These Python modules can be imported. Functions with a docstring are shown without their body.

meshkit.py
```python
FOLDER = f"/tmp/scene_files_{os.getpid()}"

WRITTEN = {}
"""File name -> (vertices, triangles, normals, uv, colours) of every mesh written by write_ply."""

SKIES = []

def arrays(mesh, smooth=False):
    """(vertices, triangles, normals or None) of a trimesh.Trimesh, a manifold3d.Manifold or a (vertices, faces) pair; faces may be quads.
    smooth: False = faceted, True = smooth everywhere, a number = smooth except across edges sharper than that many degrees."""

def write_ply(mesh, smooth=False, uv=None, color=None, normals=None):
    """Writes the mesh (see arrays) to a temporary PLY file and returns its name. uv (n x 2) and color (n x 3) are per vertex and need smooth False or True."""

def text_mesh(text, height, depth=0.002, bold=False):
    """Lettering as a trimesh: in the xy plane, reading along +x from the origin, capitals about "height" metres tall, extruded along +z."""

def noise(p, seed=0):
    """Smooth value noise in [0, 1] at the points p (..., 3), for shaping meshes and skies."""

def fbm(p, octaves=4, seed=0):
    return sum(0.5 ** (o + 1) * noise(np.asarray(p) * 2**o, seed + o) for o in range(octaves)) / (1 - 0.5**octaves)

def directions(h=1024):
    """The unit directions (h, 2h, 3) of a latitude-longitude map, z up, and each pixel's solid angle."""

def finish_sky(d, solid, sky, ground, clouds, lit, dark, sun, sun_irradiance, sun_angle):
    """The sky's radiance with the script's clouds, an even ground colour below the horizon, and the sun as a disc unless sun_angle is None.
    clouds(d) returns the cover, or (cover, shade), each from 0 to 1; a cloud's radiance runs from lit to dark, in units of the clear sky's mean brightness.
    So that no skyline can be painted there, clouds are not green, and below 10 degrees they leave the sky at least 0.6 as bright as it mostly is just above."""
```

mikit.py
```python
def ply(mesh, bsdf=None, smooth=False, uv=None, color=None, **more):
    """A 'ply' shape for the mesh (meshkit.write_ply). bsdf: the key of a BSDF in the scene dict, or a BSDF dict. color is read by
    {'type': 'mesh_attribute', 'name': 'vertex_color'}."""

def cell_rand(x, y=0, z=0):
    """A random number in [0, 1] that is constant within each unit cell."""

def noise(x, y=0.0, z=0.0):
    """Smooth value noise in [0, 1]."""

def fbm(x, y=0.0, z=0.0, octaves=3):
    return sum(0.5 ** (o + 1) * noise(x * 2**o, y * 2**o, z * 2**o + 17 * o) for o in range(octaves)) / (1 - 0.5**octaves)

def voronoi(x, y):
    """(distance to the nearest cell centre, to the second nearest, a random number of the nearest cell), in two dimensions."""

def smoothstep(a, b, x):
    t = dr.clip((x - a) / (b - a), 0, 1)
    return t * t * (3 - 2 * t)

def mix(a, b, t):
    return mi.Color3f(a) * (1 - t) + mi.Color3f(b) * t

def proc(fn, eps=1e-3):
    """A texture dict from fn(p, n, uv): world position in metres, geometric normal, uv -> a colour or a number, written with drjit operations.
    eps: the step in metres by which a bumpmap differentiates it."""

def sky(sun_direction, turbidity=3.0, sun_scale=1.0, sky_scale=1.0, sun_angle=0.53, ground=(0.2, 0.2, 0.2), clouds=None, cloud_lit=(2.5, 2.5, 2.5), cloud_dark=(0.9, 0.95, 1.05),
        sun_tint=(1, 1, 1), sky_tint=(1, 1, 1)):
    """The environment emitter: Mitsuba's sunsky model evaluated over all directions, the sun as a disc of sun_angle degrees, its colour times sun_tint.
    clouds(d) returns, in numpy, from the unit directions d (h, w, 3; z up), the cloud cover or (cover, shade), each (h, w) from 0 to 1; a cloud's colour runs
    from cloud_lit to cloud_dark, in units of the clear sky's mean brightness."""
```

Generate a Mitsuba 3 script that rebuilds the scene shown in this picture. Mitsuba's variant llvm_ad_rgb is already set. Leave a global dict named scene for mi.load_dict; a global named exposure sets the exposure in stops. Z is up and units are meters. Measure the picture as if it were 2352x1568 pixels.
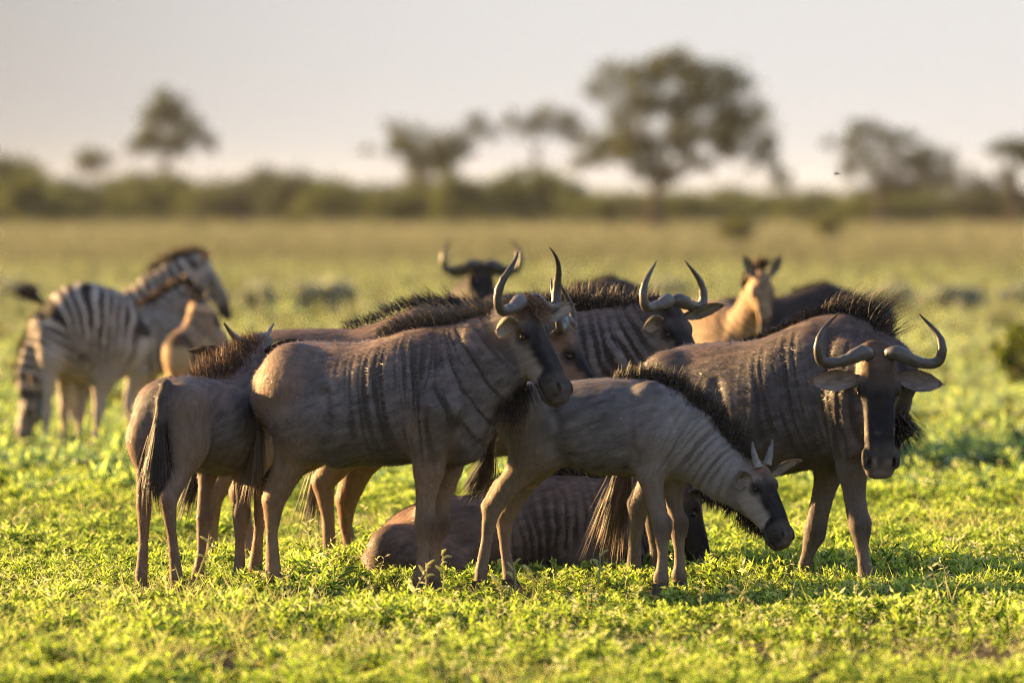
import math
import numpy as np, trimesh, mitsuba as mi, mikit, meshkit
import drjit as dr
from scipy.interpolate import PchipInterpolator
from scipy.spatial import cKDTree
from scipy.spatial.transform import Rotation

# ------------------------------------------------------------------ camera, sky, exposure
CAM_H, PITCH, FPX = 1.93, math.atan((784 - 450) / 19355.0), 19355.0      # metres, radians, focal length in pixels of a 2352 px wide frame
FOV = 2 * math.degrees(math.atan(1176 / FPX))
FOCUS = 41.6
T = mi.ScalarTransform4f
SUN = (-math.cos(math.radians(27)), math.sin(math.radians(27)), math.tan(math.radians(13.5)))
SUN = tuple(np.array(SUN) / np.linalg.norm(SUN))


def ss(a, b, x):
    t = np.clip((x - a) / (b - a), 0, 1)
    return t * t * (3 - 2 * t)


def veil(d):
    """An even, pale veil of evening cloud, slightly thicker and duller in broad patches."""
    n = meshkit.fbm(d * np.array([2.2, 2.2, 5.0]) + 3.7, 3, 5)
    az = np.degrees(np.arctan2(d[..., 0], d[..., 1]))
    el = np.degrees(np.arcsin(np.clip(d[..., 2], -1, 1)))
    bank = 1 / (1 + np.exp((az + 2.7 - 0.15 * (el - 2)) / 1.2))               # a duller bank of cloud fills the sky to the left
    shade = 0.02 + 0.10 * n + 0.95 * bank
    cover = 0.95 - 0.5 * ss(9, 30, el) + 0.25 * (n - 0.5) * ss(9, 20, el)    # haze low down, thinner veil overhead
    return cover, np.clip(shade, 0, 1)


scene = {"type": "scene"}
labels = {}
scene["haze_air"] = {"type": "homogeneous", "albedo": {"type": "rgb", "value": [0.88, 0.93, 1.0]}, "sigma_t": 0.00005}
scene["camera"] = {
    "type": "thinlens", "fov": FOV, "fov_axis": "x", "aperture_radius": 0.054, "focus_distance": FOCUS, "near_clip": 1.0, "far_clip": 6000.0,
    "medium": {"type": "ref", "id": "haze_air"},
    "to_world": T().look_at(origin=[0, 0, CAM_H], target=[0, math.cos(PITCH), CAM_H - math.sin(PITCH)], up=[0, 0, 1]),
}
scene["sky_light"] = mikit.sky(SUN, turbidity=3.0, sun_scale=1.6, sky_scale=1.0, sun_angle=1.2, ground=(0.12, 0.13, 0.04), clouds=veil,
                               cloud_lit=(0.77, 0.735, 0.73), cloud_dark=(0.32, 0.275, 0.262), sun_tint=(1.0, 0.95, 0.85), sky_tint=(0.86, 1.0, 1.3))
exposure = 4.06
RNG = np.random.default_rng(7)


# ------------------------------------------------------------------ pixels of the photograph -> rays
def ray(u, v):
    a, b = (u - 1176) / FPX, (784 - v) / FPX
    return np.array([a, math.cos(PITCH) + b * math.sin(PITCH), -math.sin(PITCH) + b * math.cos(PITCH)])


def at(u, v, D):
    r = ray(u, v)
    return np.array([0, 0, CAM_H]) + r * (D / r[1])


def ground_at(u, v):
    r = ray(u, v)
    return np.array([0, 0, CAM_H]) + r * (-CAM_H / r[2])


# ------------------------------------------------------------------ materials
def vcol(rough, spec=0.3, **more):
    return {"type": "twosided", "b": {"type": "principled", "base_color": {"type": "mesh_attribute", "name": "vertex_color"}, "roughness": rough, "specular": spec, **more}}


scene["fur"] = vcol(0.65, 0.1)
scene["coat_fur"] = vcol(0.45, 0.32)
scene["hair"] = vcol(0.55, 0.2)
scene["bare"] = vcol(0.42, 0.45)
scene["wet_eye"] = {"type": "principled", "base_color": {"type": "rgb", "value": [0.012, 0.008, 0.006]}, "roughness": 0.12, "specular": 0.6}
scene["leafy"] = {"type": "principledthin", "base_color": {"type": "mesh_attribute", "name": "vertex_color"}, "roughness": 0.55, "diff_trans": 0.85, "spec_trans": 0.0, "eta": 1.4}


def add(key, mesh, bsdf, smooth=True, color=None, normals=None, label=None, category=None, group=None, kind=None):
    """One entry of the scene; repeats of a key get the next number."""
    if key in scene:
        n = 1
        while f"{key}_{n:03d}" in scene:
            n += 1
        key = f"{key}_{n:03d}"
    if normals is not None:
        scene[key] = {"type": "ply", "filename": meshkit.write_ply(mesh, False, None, color, normals), "face_normals": False, "bsdf": {"type": "ref", "id": bsdf}}
    else:
        scene[key] = mikit.ply(mesh, bsdf, smooth=smooth, color=color)
    d = {k: x for k, x in (("label", label), ("category", category), ("group", group), ("kind", kind)) if x}
    if d:
        labels[key] = d
    return key


THINGS = set()


scene["clear"] = {"type": "null"}
scene["haze"] = {"type": "cube", "to_world": T().translate([0, 1900, 7.0]).scale([2600, 2300, 8.0]), "bsdf": {"type": "ref", "id": "clear"}, "interior": {"type": "ref", "id": "haze_air"}}
labels["haze"] = {"label": "thin evening haze over the plain", "kind": "stuff"}


def thing(key, label, category, group=None):
    """A thing without a mesh of its own: only its parts have meshes."""
    if key in THINGS:
        n = 1
        while f"{key}_{n:03d}" in THINGS:
            n += 1
        key = f"{key}_{n:03d}"
    THINGS.add(key)
    labels[key] = {"label": label, "category": category, **({"group": group} if group else {})}
    return key


def unit(v):
    return v / np.maximum(np.linalg.norm(v, axis=-1, keepdims=True), 1e-12)


# ------------------------------------------------------------------ implicit surfaces
def surface_nets(D, lo, h):
    s = D < 0
    n = np.array(D.shape)
    cnt = np.zeros(n - 1, np.int8)
    corners = [(a, b, c) for a in (0, 1) for b in (0, 1) for c in (0, 1)]
    for a, b, c in corners:
        cnt += s[a:n[0] - 1 + a, b:n[1] - 1 + b, c:n[2] - 1 + c]
    cells = np.argwhere((cnt > 0) & (cnt < 8))
    ids = np.full(n - 1, -1, np.int32)
    ids[tuple(cells.T)] = np.arange(len(cells))
    val = {c: D[tuple((cells + c).T)] for c in corners}
    acc, w = np.zeros((len(cells), 3)), np.zeros(len(cells))
    for i, p in enumerate(corners):
        for q in corners[i + 1:]:
            if sum(abs(np.subtract(p, q))) != 1:
                continue
            a, b = val[p], val[q]
            m = (a < 0) != (b < 0)
            t = np.where(m, a / np.where(m, a - b, 1), 0)[:, None]
            acc += np.where(m[:, None], np.array(p) + t * (np.array(q) - np.array(p)), 0)
            w += m
    V = lo + h * (cells + acc / w[:, None])
    F = []
    for ax in range(3):
        o1, o2 = [(ax + 1) % 3, (ax + 2) % 3]
        sl0, sl1 = [slice(1, -1)] * 3, [slice(1, -1)] * 3
        sl0[ax], sl1[ax] = slice(0, -1), slice(1, None)
        a, b = s[tuple(sl0)], s[tuple(sl1)]
        e = np.argwhere(a != b)
        flip = a[tuple(e.T)]
        off = np.ones(3, int)
        off[ax] = 0
        e = e + off
        d1, d2 = np.zeros(3, int), np.zeros(3, int)
        d1[o1], d2[o2] = 1, 1
        q = np.stack([ids[tuple((e - d).T)] for d in (0 * d1, d1, d1 + d2, d2)], 1)
        q[~flip] = q[~flip][:, ::-1]
        F.append(q)
    F = np.vstack(F)
    F = np.vstack([F[:, [0, 1, 2]], F[:, [0, 2, 3]]])
    return V, F


def smooth_mesh(V, F, its=2, lam=0.5, mu=-0.52):
    from scipy.sparse import coo_matrix
    i, j = np.concatenate([F[:, 0], F[:, 1], F[:, 2]]), np.concatenate([F[:, 1], F[:, 2], F[:, 0]])
    A = coo_matrix((np.ones(2 * len(i)), (np.r_[i, j], np.r_[j, i])), (len(V),) * 2).tocsr()
    deg = np.maximum(np.asarray(A.sum(1)).ravel(), 1)[:, None]
    for _ in range(its):
        for f in (lam, mu):
            V = V + f * (A @ V / deg - V)
    return V


def vnormals(V, F):
    n = np.zeros_like(V)
    fn = np.cross(V[F[:, 1]] - V[F[:, 0]], V[F[:, 2]] - V[F[:, 0]])
    for k in range(3):
        np.add.at(n, F[:, k], fn)
    return unit(n)


def loft(x, ys, zs, xs, top, bot, wid, power=2.3, cap0=0.1, cap1=0.1):
    """Signed-distance-like value of a body lofted along x: top, bottom and half width at the stations xs; round caps reach cap0, cap1 beyond the ends."""
    t, b, w = np.interp(x, xs, top), np.interp(x, xs, bot), np.interp(x, xs, wid)
    c, h = (t + b) / 2, np.maximum((t - b) / 2, 1e-3)
    e = np.maximum(np.maximum((xs[0] - x) / cap0, (x - xs[-1]) / cap1), 0)
    q = (np.abs((zs - c) / h) ** power + np.abs(ys / w) ** power + e ** power) ** (1 / power)
    return (q - 1) * np.minimum(np.minimum(h, w), np.where(e > 0, min(cap0, cap1) * 1.5, 9.0)) * 0.85


def dense(xs, *cols, n=160):
    x = np.linspace(xs[0], xs[-1], n)
    return [x] + [PchipInterpolator(xs, c)(x) for c in cols]


# ------------------------------------------------------------------ hair
def strands(P, d0, length, width, color, bend=(0, 0, -1), bendk=0.6, seg=4, rng=RNG, jitter=0.15, tipcol=None, normal=None, curl=0.0):
    """Tapering ribbons from the points P along d0, bending towards `bend`. Returns mesh, colours, normals."""
    n = len(P)
    d = unit(d0 + jitter * rng.normal(size=(n, 3)))
    length = np.broadcast_to(length, (n,)) * rng.uniform(0.5, 1.22, n)
    pts, cur = [P], P
    bend = np.broadcast_to(np.asarray(bend, float), (n, 3))
    cd = rng.normal(size=(n, 3)) * curl
    for k in range(seg):
        cur = cur + d * (length / seg)[:, None]
        pts.append(cur)
        d = unit(d + bend * (bendk / seg) * (0.6 + 0.8 * rng.random((n, 1))) + cd / seg)
    pts = np.stack(pts, 1)
    side = unit(np.cross(unit(pts[:, -1] - pts[:, 0]), rng.normal(size=(n, 3))))
    w = np.broadcast_to(width, (n,))[:, None, None] * (1 - (np.arange(seg + 1) / (seg + 0.15)) ** 1.6)[None, :, None] / 2
    L, R = pts - side[:, None] * w, pts + side[:, None] * w
    V = np.stack([L, R], 2).reshape(n, -1, 3)
    k = np.arange(seg) * 2
    f = np.concatenate([np.stack([k, k + 1, k + 3], 1), np.stack([k, k + 3, k + 2], 1)])
    F = (f[None] + (np.arange(n) * 2 * (seg + 1))[:, None, None]).reshape(-1, 3)
    c = np.broadcast_to(color, (n, 3)) * rng.uniform(0.7, 1.3, (n, 1))
    tc = c if tipcol is None else np.broadcast_to(tipcol, (n, 3)) * rng.uniform(0.7, 1.3, (n, 1))
    t = np.linspace(0, 1, seg + 1)[None, :, None]
    C = np.repeat(c[:, None] * (1 - t) + tc[:, None] * t, 2, 1).reshape(-1, 3)
    base = unit(rng.normal(size=(n, 3)) * 0.5 + (np.array([0, 0, 0.4]) if normal is None else normal))
    tang = unit(np.gradient(pts, axis=1))
    N = base[:, None] - tang * (base[:, None] * tang).sum(-1, keepdims=True)
    N = np.repeat(unit(N), 2, 1).reshape(-1, 3)
    return V.reshape(-1, 3), F, C, N


def join(items):
    V, F, C, N, o = [], [], [], [], 0
    for v, f, c, n in items:
        V.append(v), F.append(f + o), C.append(c), N.append(n)
        o += len(v)
    return np.vstack(V), np.vstack(F), np.vstack(C), np.vstack(N)


def coat(V, F, N, C, flow, density, length, width, rng, scale):
    """Short fur: one thin triangle per hair, lying along the flow."""
    a = np.linalg.norm(np.cross(V[F[:, 1]] - V[F[:, 0]], V[F[:, 2]] - V[F[:, 0]]), axis=1) / 2
    n = int(a.sum() * density)
    f = F[rng.choice(len(F), n, p=a / a.sum())]
    b = rng.dirichlet([1, 1, 1], n)[:, :, None]
    P, Nn, Cc, Fl, Sc = ((X[f] * b).sum(1) for X in (V, N, C, flow, scale[:, None]))
    Nn = unit(Nn)
    d = unit(Fl - Nn * (Fl * Nn).sum(1, keepdims=True) + 0.35 * rng.normal(size=(n, 3)))
    d = unit(d + Nn * rng.uniform(0.05, 0.24, (n, 1)))
    L = length * rng.uniform(0.6, 1.3, (n, 1)) * Sc
    s = unit(np.cross(d, Nn)) * width / 2
    v = np.stack([P - s - 0.002 * Nn, P + s - 0.002 * Nn, P + d * L], 1).reshape(-1, 3)
    c = Cc * np.exp(rng.normal(-0.05, 0.32, (n, 1)))
    c = np.stack([c * 0.85, c * 0.85, c * 1.15], 1).reshape(-1, 3)
    nn = np.repeat(unit(Nn + 0.12 * rng.normal(size=(n, 3))), 3, 0)
    return v, np.arange(3 * n).reshape(-1, 3), c, nn


def tube_mesh(P, R, sides=14, flat=1.0):
    """A tapering tube along the points P (rounded tip), resampled smoothly."""
    P, R = np.asarray(P, float), np.asarray(R, float)
    t = np.r_[0, np.cumsum(np.linalg.norm(np.diff(P, axis=0), axis=1))]
    tt = np.linspace(0, t[-1], 44)
    from scipy.interpolate import CubicSpline
    p, r = CubicSpline(t, P)(tt), PchipInterpolator(t, R)(tt)
    tg = unit(np.gradient(p, axis=0))
    u = unit(np.cross(tg[0], [0.3, 0.2, 0.9]))
    rows = []
    ang = np.arange(sides) * 2 * np.pi / sides
    for i in range(len(p)):
        u = unit(u - tg[i] * (u @ tg[i]))
        w = np.cross(tg[i], u)
        rows.append(p[i] + r[i] * (np.cos(ang)[:, None] * u + flat * np.sin(ang)[:, None] * w))
    V = np.vstack(rows + [p[:1], p[-1:] + tg[-1:] * r[-1] * 0.5])
    F, n = [], len(p)
    for i in range(n - 1):
        for j in range(sides):
            a, b = i * sides + j, i * sides + (j + 1) % sides
            F += [[a, b, b + sides], [a, b + sides, a + sides]]
    for j in range(sides):
        F += [[(j + 1) % sides, j, n * sides], [(n - 1) * sides + j, (n - 1) * sides + (j + 1) % sides, n * sides + 1]]
    return V, np.array(F), np.r_[np.repeat(tt / t[-1], sides), 0, 1]


# ------------------------------------------------------------------ the head, in its own frame: x to the muzzle, y to its left, z to the forehead; 0.6 m long
HX, HT, HB, HW = dense([-0.03, 0.0, 0.06, 0.12, 0.19, 0.28, 0.38, 0.46, 0.52, 0.565, 0.6],
                       [-0.05, -0.012, 0.018, 0.024, 0.014, 0.002, -0.002, -0.003, -0.008, -0.022, -0.05],
                       [-0.17, -0.185, -0.215, -0.24, -0.245, -0.215, -0.175, -0.15, -0.145, -0.145, -0.13],
                       [0.075, 0.088, 0.102, 0.106, 0.104, 0.087, 0.073, 0.075, 0.086, 0.088, 0.074])
ZX, ZT, ZB, ZW = dense([-0.03, 0.0, 0.06, 0.12, 0.19, 0.28, 0.38, 0.46, 0.52, 0.565, 0.6],
                       [-0.04, -0.01, 0.01, 0.012, 0.005, -0.012, -0.03, -0.04, -0.05, -0.06, -0.09],
                       [-0.2, -0.21, -0.235, -0.25, -0.24, -0.2, -0.175, -0.17, -0.175, -0.175, -0.16],
                       [0.06, 0.068, 0.08, 0.085, 0.08, 0.062, 0.05, 0.05, 0.056, 0.058, 0.045])


class Beast:
    """An animal, modelled as one smooth skin around a posed skeleton. Frame: s ahead along the heading, lat to its left, z up."""

    def __init__(self, name, u0, v0, psi, seed, D=None):
        self.name, self.psi = name, math.radians(psi)
        self.ref = ground_at(u0, v0) if D is None else np.array([*at(u0, v0, D)[:2], 0.0])
        c, s = math.cos(self.psi), math.sin(self.psi)
        self.R = np.array([[c, s, 0], [-s, c, 0], [0, 0, 1.0]])             # world -> local
        self.px = self.ref[1] / FPX
        self.prims, self.rng = [], np.random.default_rng(seed)
        self.heads, self.hoof_at, self.spine, self.dark_spots = None, [], [], []

    def loc(self, w):
        return (np.asarray(w) - self.ref) @ self.R.T

    def world(self, p):
        return np.asarray(p) @ self.R + self.ref

    def p(self, u, v, lat=0.0):
        o, d = self.loc([0, 0, CAM_H]), self.R @ ray(u, v)
        return o + d * ((lat - o[1]) / d[1])

    def vec(self, du, dv, back=0.0):
        """A direction given in the picture (right, down), in the local frame."""
        return self.R @ np.array([du, back, -dv], float)

    # primitives
    def prim(self, fn, lo, hi, k, grp, carve=False):
        self.prims.append((fn, np.asarray(lo) - k - 0.03, np.asarray(hi) + k + 0.03, k, grp, carve))

    def cone(self, a, b, ra, rb, sq=1.0, k=0.03, grp="leg", carve=False):
        a, b = np.asarray(a, float), np.asarray(b, float)
        ab, l2 = b - a, max(float((b - a) @ (b - a)), 1e-9)

        def fn(x, y, z):
            t = np.clip(((x - a[0]) * ab[0] + (y - a[1]) * ab[1] + (z - a[2]) * ab[2]) / l2, 0, 1)
            return np.sqrt((x - a[0] - t * ab[0]) ** 2 + ((y - a[1] - t * ab[1]) * sq) ** 2 + (z - a[2] - t * ab[2]) ** 2) - (ra + t * (rb - ra))

        r = max(ra, rb)
        self.prim(fn, np.minimum(a, b) - r * max(1, 1 / sq), np.maximum(a, b) + r * max(1, 1 / sq), k, grp, carve)

    def chain(self, pts, lat=0.0, sq=1.0, k=0.03, grp="leg", hoof=False):
        """Cones through pixel points (u, v, radius in pixels[, lat])."""
        P = [self.p(q[0], q[1], q[3] if len(q) > 3 else lat) for q in pts]
        for i in range(len(P) - 1):
            self.cone(P[i], P[i + 1], pts[i][2] * self.px, pts[i + 1][2] * self.px, sq, 0.009 if i > 1 and grp == "leg" else k, grp)
        if hoof:
            self.hoof_at.append((P[-1], pts[-1][2] * self.px))
        return P

    def fore(self, pts, lat):
        """A foreleg: upper arm, knee, cannon, fetlock."""
        pts = [(q[0], q[1], q[2] * f) + tuple(q[3:]) for q, f in zip(pts, (1, 1, 0.94, 1.07, 0.86, 1.06, 1.0))]
        P = self.chain(pts, lat, 1.12, 0.022, "leg", hoof=True)
        self.dark_spots.append((P[3] + np.array([0.03, 0, 0]), 0.042, 0.75))
        self.dark_spots.append((P[-1] + np.array([0, 0, 0.02]), 0.035, 0.8))
        self.cone(P[3] + np.array([0.012, 0, 0.02]), P[3] + np.array([0.012, 0, -0.03]), pts[3][2] * self.px * 0.9, pts[3][2] * self.px * 0.75, 1.0, 0.02)
        self.cone(P[-2] + np.array([-0.02, 0, 0.0]), P[-2] + np.array([-0.02, 0, 0.02]), pts[-2][2] * self.px * 0.75, pts[-2][2] * self.px * 0.6, 1.0, 0.015)
        self.shoulders(P[0], pts[0][2] * self.px, lat)
        return P

    def shoulders(self, p, r, lat):
        self.cone(p, p + np.array([0.03, 0, 0.12]), r * 0.9, r * 0.7, 1.4, 0.07, "trunk")

    def hind(self, pts, lat):
        pts = [(q[0], q[1], q[2] * f) + tuple(q[3:]) for q, f in zip(pts, (1, 1, 0.95, 1.05, 0.86, 1.06, 1.0))]
        self.chain(pts[:3], lat, 1.2, 0.07, "leg")
        P = self.chain(pts[2:], lat, 1.15, 0.012, "leg", hoof=True)
        d = unit(P[0] - P[1])
        h = P[1] + np.array([-pts[3][2] * self.px * 0.75, 0, 0.02])
        self.cone(h, h + d * 0.12 + np.array([-0.012, 0, 0.02]), 0.017, 0.012, 1.0, 0.018)     # point of the hock and its sinew
        self.dark_spots.append((P[-1] + np.array([0, 0, 0.02]), 0.03, 0.6))
        return P

    def trunk(self, secs, cap0=0.08, cap1=0.08, power=2.2, lat=0.0):
        """Sections (u, top v, bottom v, half width in metres)."""
        S = sorted([(self.p(u, vt, lat)[0], self.p(u, vt, lat)[2], self.p(u, vb, lat)[2], w) for u, vt, vb, w in secs])
        self.trunk_m(S, cap0, cap1, power, lat)

    def trunk_m(self, S, cap0=0.08, cap1=0.08, power=2.2, lat=0.0):
        xs, t, b, w = dense(*zip(*S))
        self.tr = (xs, t, b, w)
        self.prim(lambda x, y, z: loft(x + 0 * y + 0 * z, y + 0 * x - lat, z + 0 * x, xs, t, b, w, power, cap0, cap1),
                  [xs[0] - cap0, lat - w.max(), b.min()], [xs[-1] + cap1, lat + w.max(), t.max()], 0.05, "trunk")
        for f in (0.12, 0.35, 0.6, 0.85):
            i = int(f * (len(xs) - 1))
            self.spine.append([xs[i], lat, (t[i] * 0.6 + b[i] * 0.4)])

    def neck(self, pts, lat=0.0, sq=1.6, k=0.08):
        P = self.chain(pts, lat, sq, k, "neck")
        self.spine += [list(x) for x in P]

    def head(self, pos, yaw, pitch, roll=0.0, L=0.6, zebra=False, k=0.03, wide=1.0, deep=1.0):
        """pos: the poll in the local frame; yaw in world degrees (0 = to the right, -90 = at the camera); pitch: nose down."""
        ya, pi = math.radians(yaw), math.radians(pitch)
        X = np.array([math.cos(ya) * math.cos(pi), math.sin(ya) * math.cos(pi), -math.sin(pi)])
        Y = np.array([-math.sin(ya), math.cos(ya), 0])
        Z = np.cross(X, Y)
        rr = math.radians(roll)
        Y, Z = Y * math.cos(rr) + Z * math.sin(rr), Z * math.cos(rr) - Y * math.sin(rr)
        M = np.stack([X, Y, Z]) @ self.R.T                                  # local vector -> head frame
        s = L / 0.6
        self.M, self.pos, self.hs = M, np.asarray(pos), s
        hx, ht, hb, hw = (ZX, ZT, ZB, ZW) if zebra else (HX, HT, HB * deep, HW * wide)

        def tohead(x, y, z):
            q = [x - pos[0], y - pos[1], z - pos[2]]
            return [(M[i][0] * q[0] + M[i][1] * q[1] + M[i][2] * q[2]) / s for i in range(3)]

        def skull(x, y, z):
            a, b, c = tohead(x, y, z)
            return loft(a, b, c, hx, ht, hb, hw, 2.5, 0.05, 0.035) * s

        r = 0.72 * L
        c = pos + (M.T @ np.array([0.28, 0, -0.1])) * s
        self.prim(skull, c - r, c + r, k, "head")

        def blob(c0, rad, kk=0.02, carve=False, grp="head"):
            c0 = np.asarray(c0, float)
            rad = np.broadcast_to(rad, (3,)) * 1.0
            cc = pos + (M.T @ c0) * s

            def fn(x, y, z):
                a, b, g = tohead(x, y, z)
                q = np.sqrt(((a - c0[0]) / rad[0]) ** 2 + ((b - c0[1]) / rad[1]) ** 2 + ((g - c0[2]) / rad[2]) ** 2)
                return (q - 1) * rad.min() * s

            self.prim(fn, cc - rad.max() * s, cc + rad.max() * s, kk, grp, carve)

        for e in (-1, 1):
            blob((0.17, e * 0.094 * wide, -0.028), (0.05, 0.026, 0.026), 0.018)               # brow
            blob((0.15, e * 0.06 * wide, -0.155 * deep), (0.1, 0.045, 0.075), 0.05)                  # jaw muscle
            blob((0.345, e * 0.05, -0.03), (0.1, 0.02, 0.02), 0.03)                  # nose bone edge
            blob((0.205, e * 0.104 * wide, -0.058), (0.026, 0.012, 0.017), 0.01, True)       # eye socket
            if zebra:
                blob((0.55, e * 0.062, -0.085), (0.024, 0.012, 0.018), 0.01, True)
            else:
                blob((0.555, e * 0.05, -0.05), (0.045, 0.032, 0.042), 0.018)         # nostril flap
                blob((0.566, e * 0.064, -0.03), (0.034, 0.014, 0.022), 0.008, True)
                blob((0.54, e * 0.085, -0.04), (0.05, 0.014, 0.02), 0.014)
        blob((0.54, 0, -0.145), (0.055, 0.05, 0.03), 0.02)                           # lower lip
        for e in (-1, 1):
            blob((0.53, e * 0.074, -0.115), (0.085, 0.02, 0.006), 0.008, True)         # mouth
        blob((0.61, 0, -0.115), (0.03, 0.07, 0.006), 0.008, True)
        self.zebra = zebra

    def hp(self, x, y, z):
        """Head frame -> local."""
        return self.pos + (self.M.T @ np.array([x, y, z])) * self.hs

    def hv(self, x, y, z):
        return self.M.T @ np.array([x, y, z])

    # ---------------------------------------------------------------- the skin
    def dist(self, P):
        out = {}
        x, y, z = P.T
        for fn, lo, hi, k, grp, carve in self.prims:
            if carve:
                continue
            d = fn(x, y, z)
            out[grp] = np.minimum(out.get(grp, 9.0), d)
        return out

    def skin(self, h, painter):
        lo = np.min([q[1] for q in self.prims], 0) - 2 * h
        hi = np.max([q[2] for q in self.prims], 0) + 2 * h
        lo[2] = max(lo[2], -0.06)
        n = np.ceil((hi - lo) / h).astype(int) + 1
        D = np.full(n, 1.0, np.float32)
        ax = [lo[i] + h * np.arange(n[i]) for i in range(3)]
        for fn, a, b, k, grp, carve in self.prims:
            i0 = np.clip(np.floor((a - lo) / h).astype(int), 0, n - 1)
            i1 = np.clip(np.ceil((b - lo) / h).astype(int) + 1, 1, n)
            if (i1 <= i0).any():
                continue
            sl = tuple(slice(p, q) for p, q in zip(i0, i1))
            x, y, z = ax[0][sl[0]][:, None, None], ax[1][sl[1]][None, :, None], ax[2][sl[2]][None, None, :]
            d = (fn(x, y, z) + 0 * (x + y + z)).astype(np.float32)
            o = D[sl]
            if carve:
                m = np.maximum(k - np.abs(o + d), 0) / k
                D[sl] = np.maximum(o, -d) + m * m * k * 0.25
            else:
                m = np.maximum(k - np.abs(o - d), 0) / k
                D[sl] = np.minimum(o, d) - m * m * k * 0.25
        V, F = surface_nets(D, lo, h)
        comps = trimesh.graph.connected_components(trimesh.Trimesh(V, F, process=False).edges, nodes=np.arange(len(V)))
        keep = np.zeros(len(V), bool)
        keep[max(comps, key=len)] = True
        V = smooth_mesh(V, F, 3)
        F = F[keep[F].all(1)]
        m = np.cumsum(keep) - 1
        V, F = V[keep], m[F]
        N = vnormals(V, F)
        # coordinates that the painter may use
        g = self.dist(V)
        sp = np.array(self.spine)
        sp = np.vstack([np.linspace(sp[i], sp[i + 1], 40, endpoint=False) for i in range(len(sp) - 1)])
        arc = np.r_[0, np.cumsum(np.linalg.norm(np.diff(sp, axis=0), axis=1))]
        # smooth arc coordinate: weights of the nearest spine points
        dd, ii = cKDTree(sp).query(V, k=12)
        w = 1 / (dd - dd[:, :1] + 0.02) ** 2
        q = (arc[ii] * w).sum(1) / w.sum(1)
        for _ in range(2):
            q = self._avg(q, F, 12)
        H = None
        if hasattr(self, "M"):
            H = ((V - self.pos) @ self.M.T) / self.hs
        C, disp, flow = painter(self, V, N, g, q, H)
        if disp is not None:
            V = V + N * disp[:, None]
            N = vnormals(V, F)
        self.V, self.F, self.N, self.C, self.flow = V, F, N, np.clip(C, 0.004, 0.95), flow
        gw = group_w(g)
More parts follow.
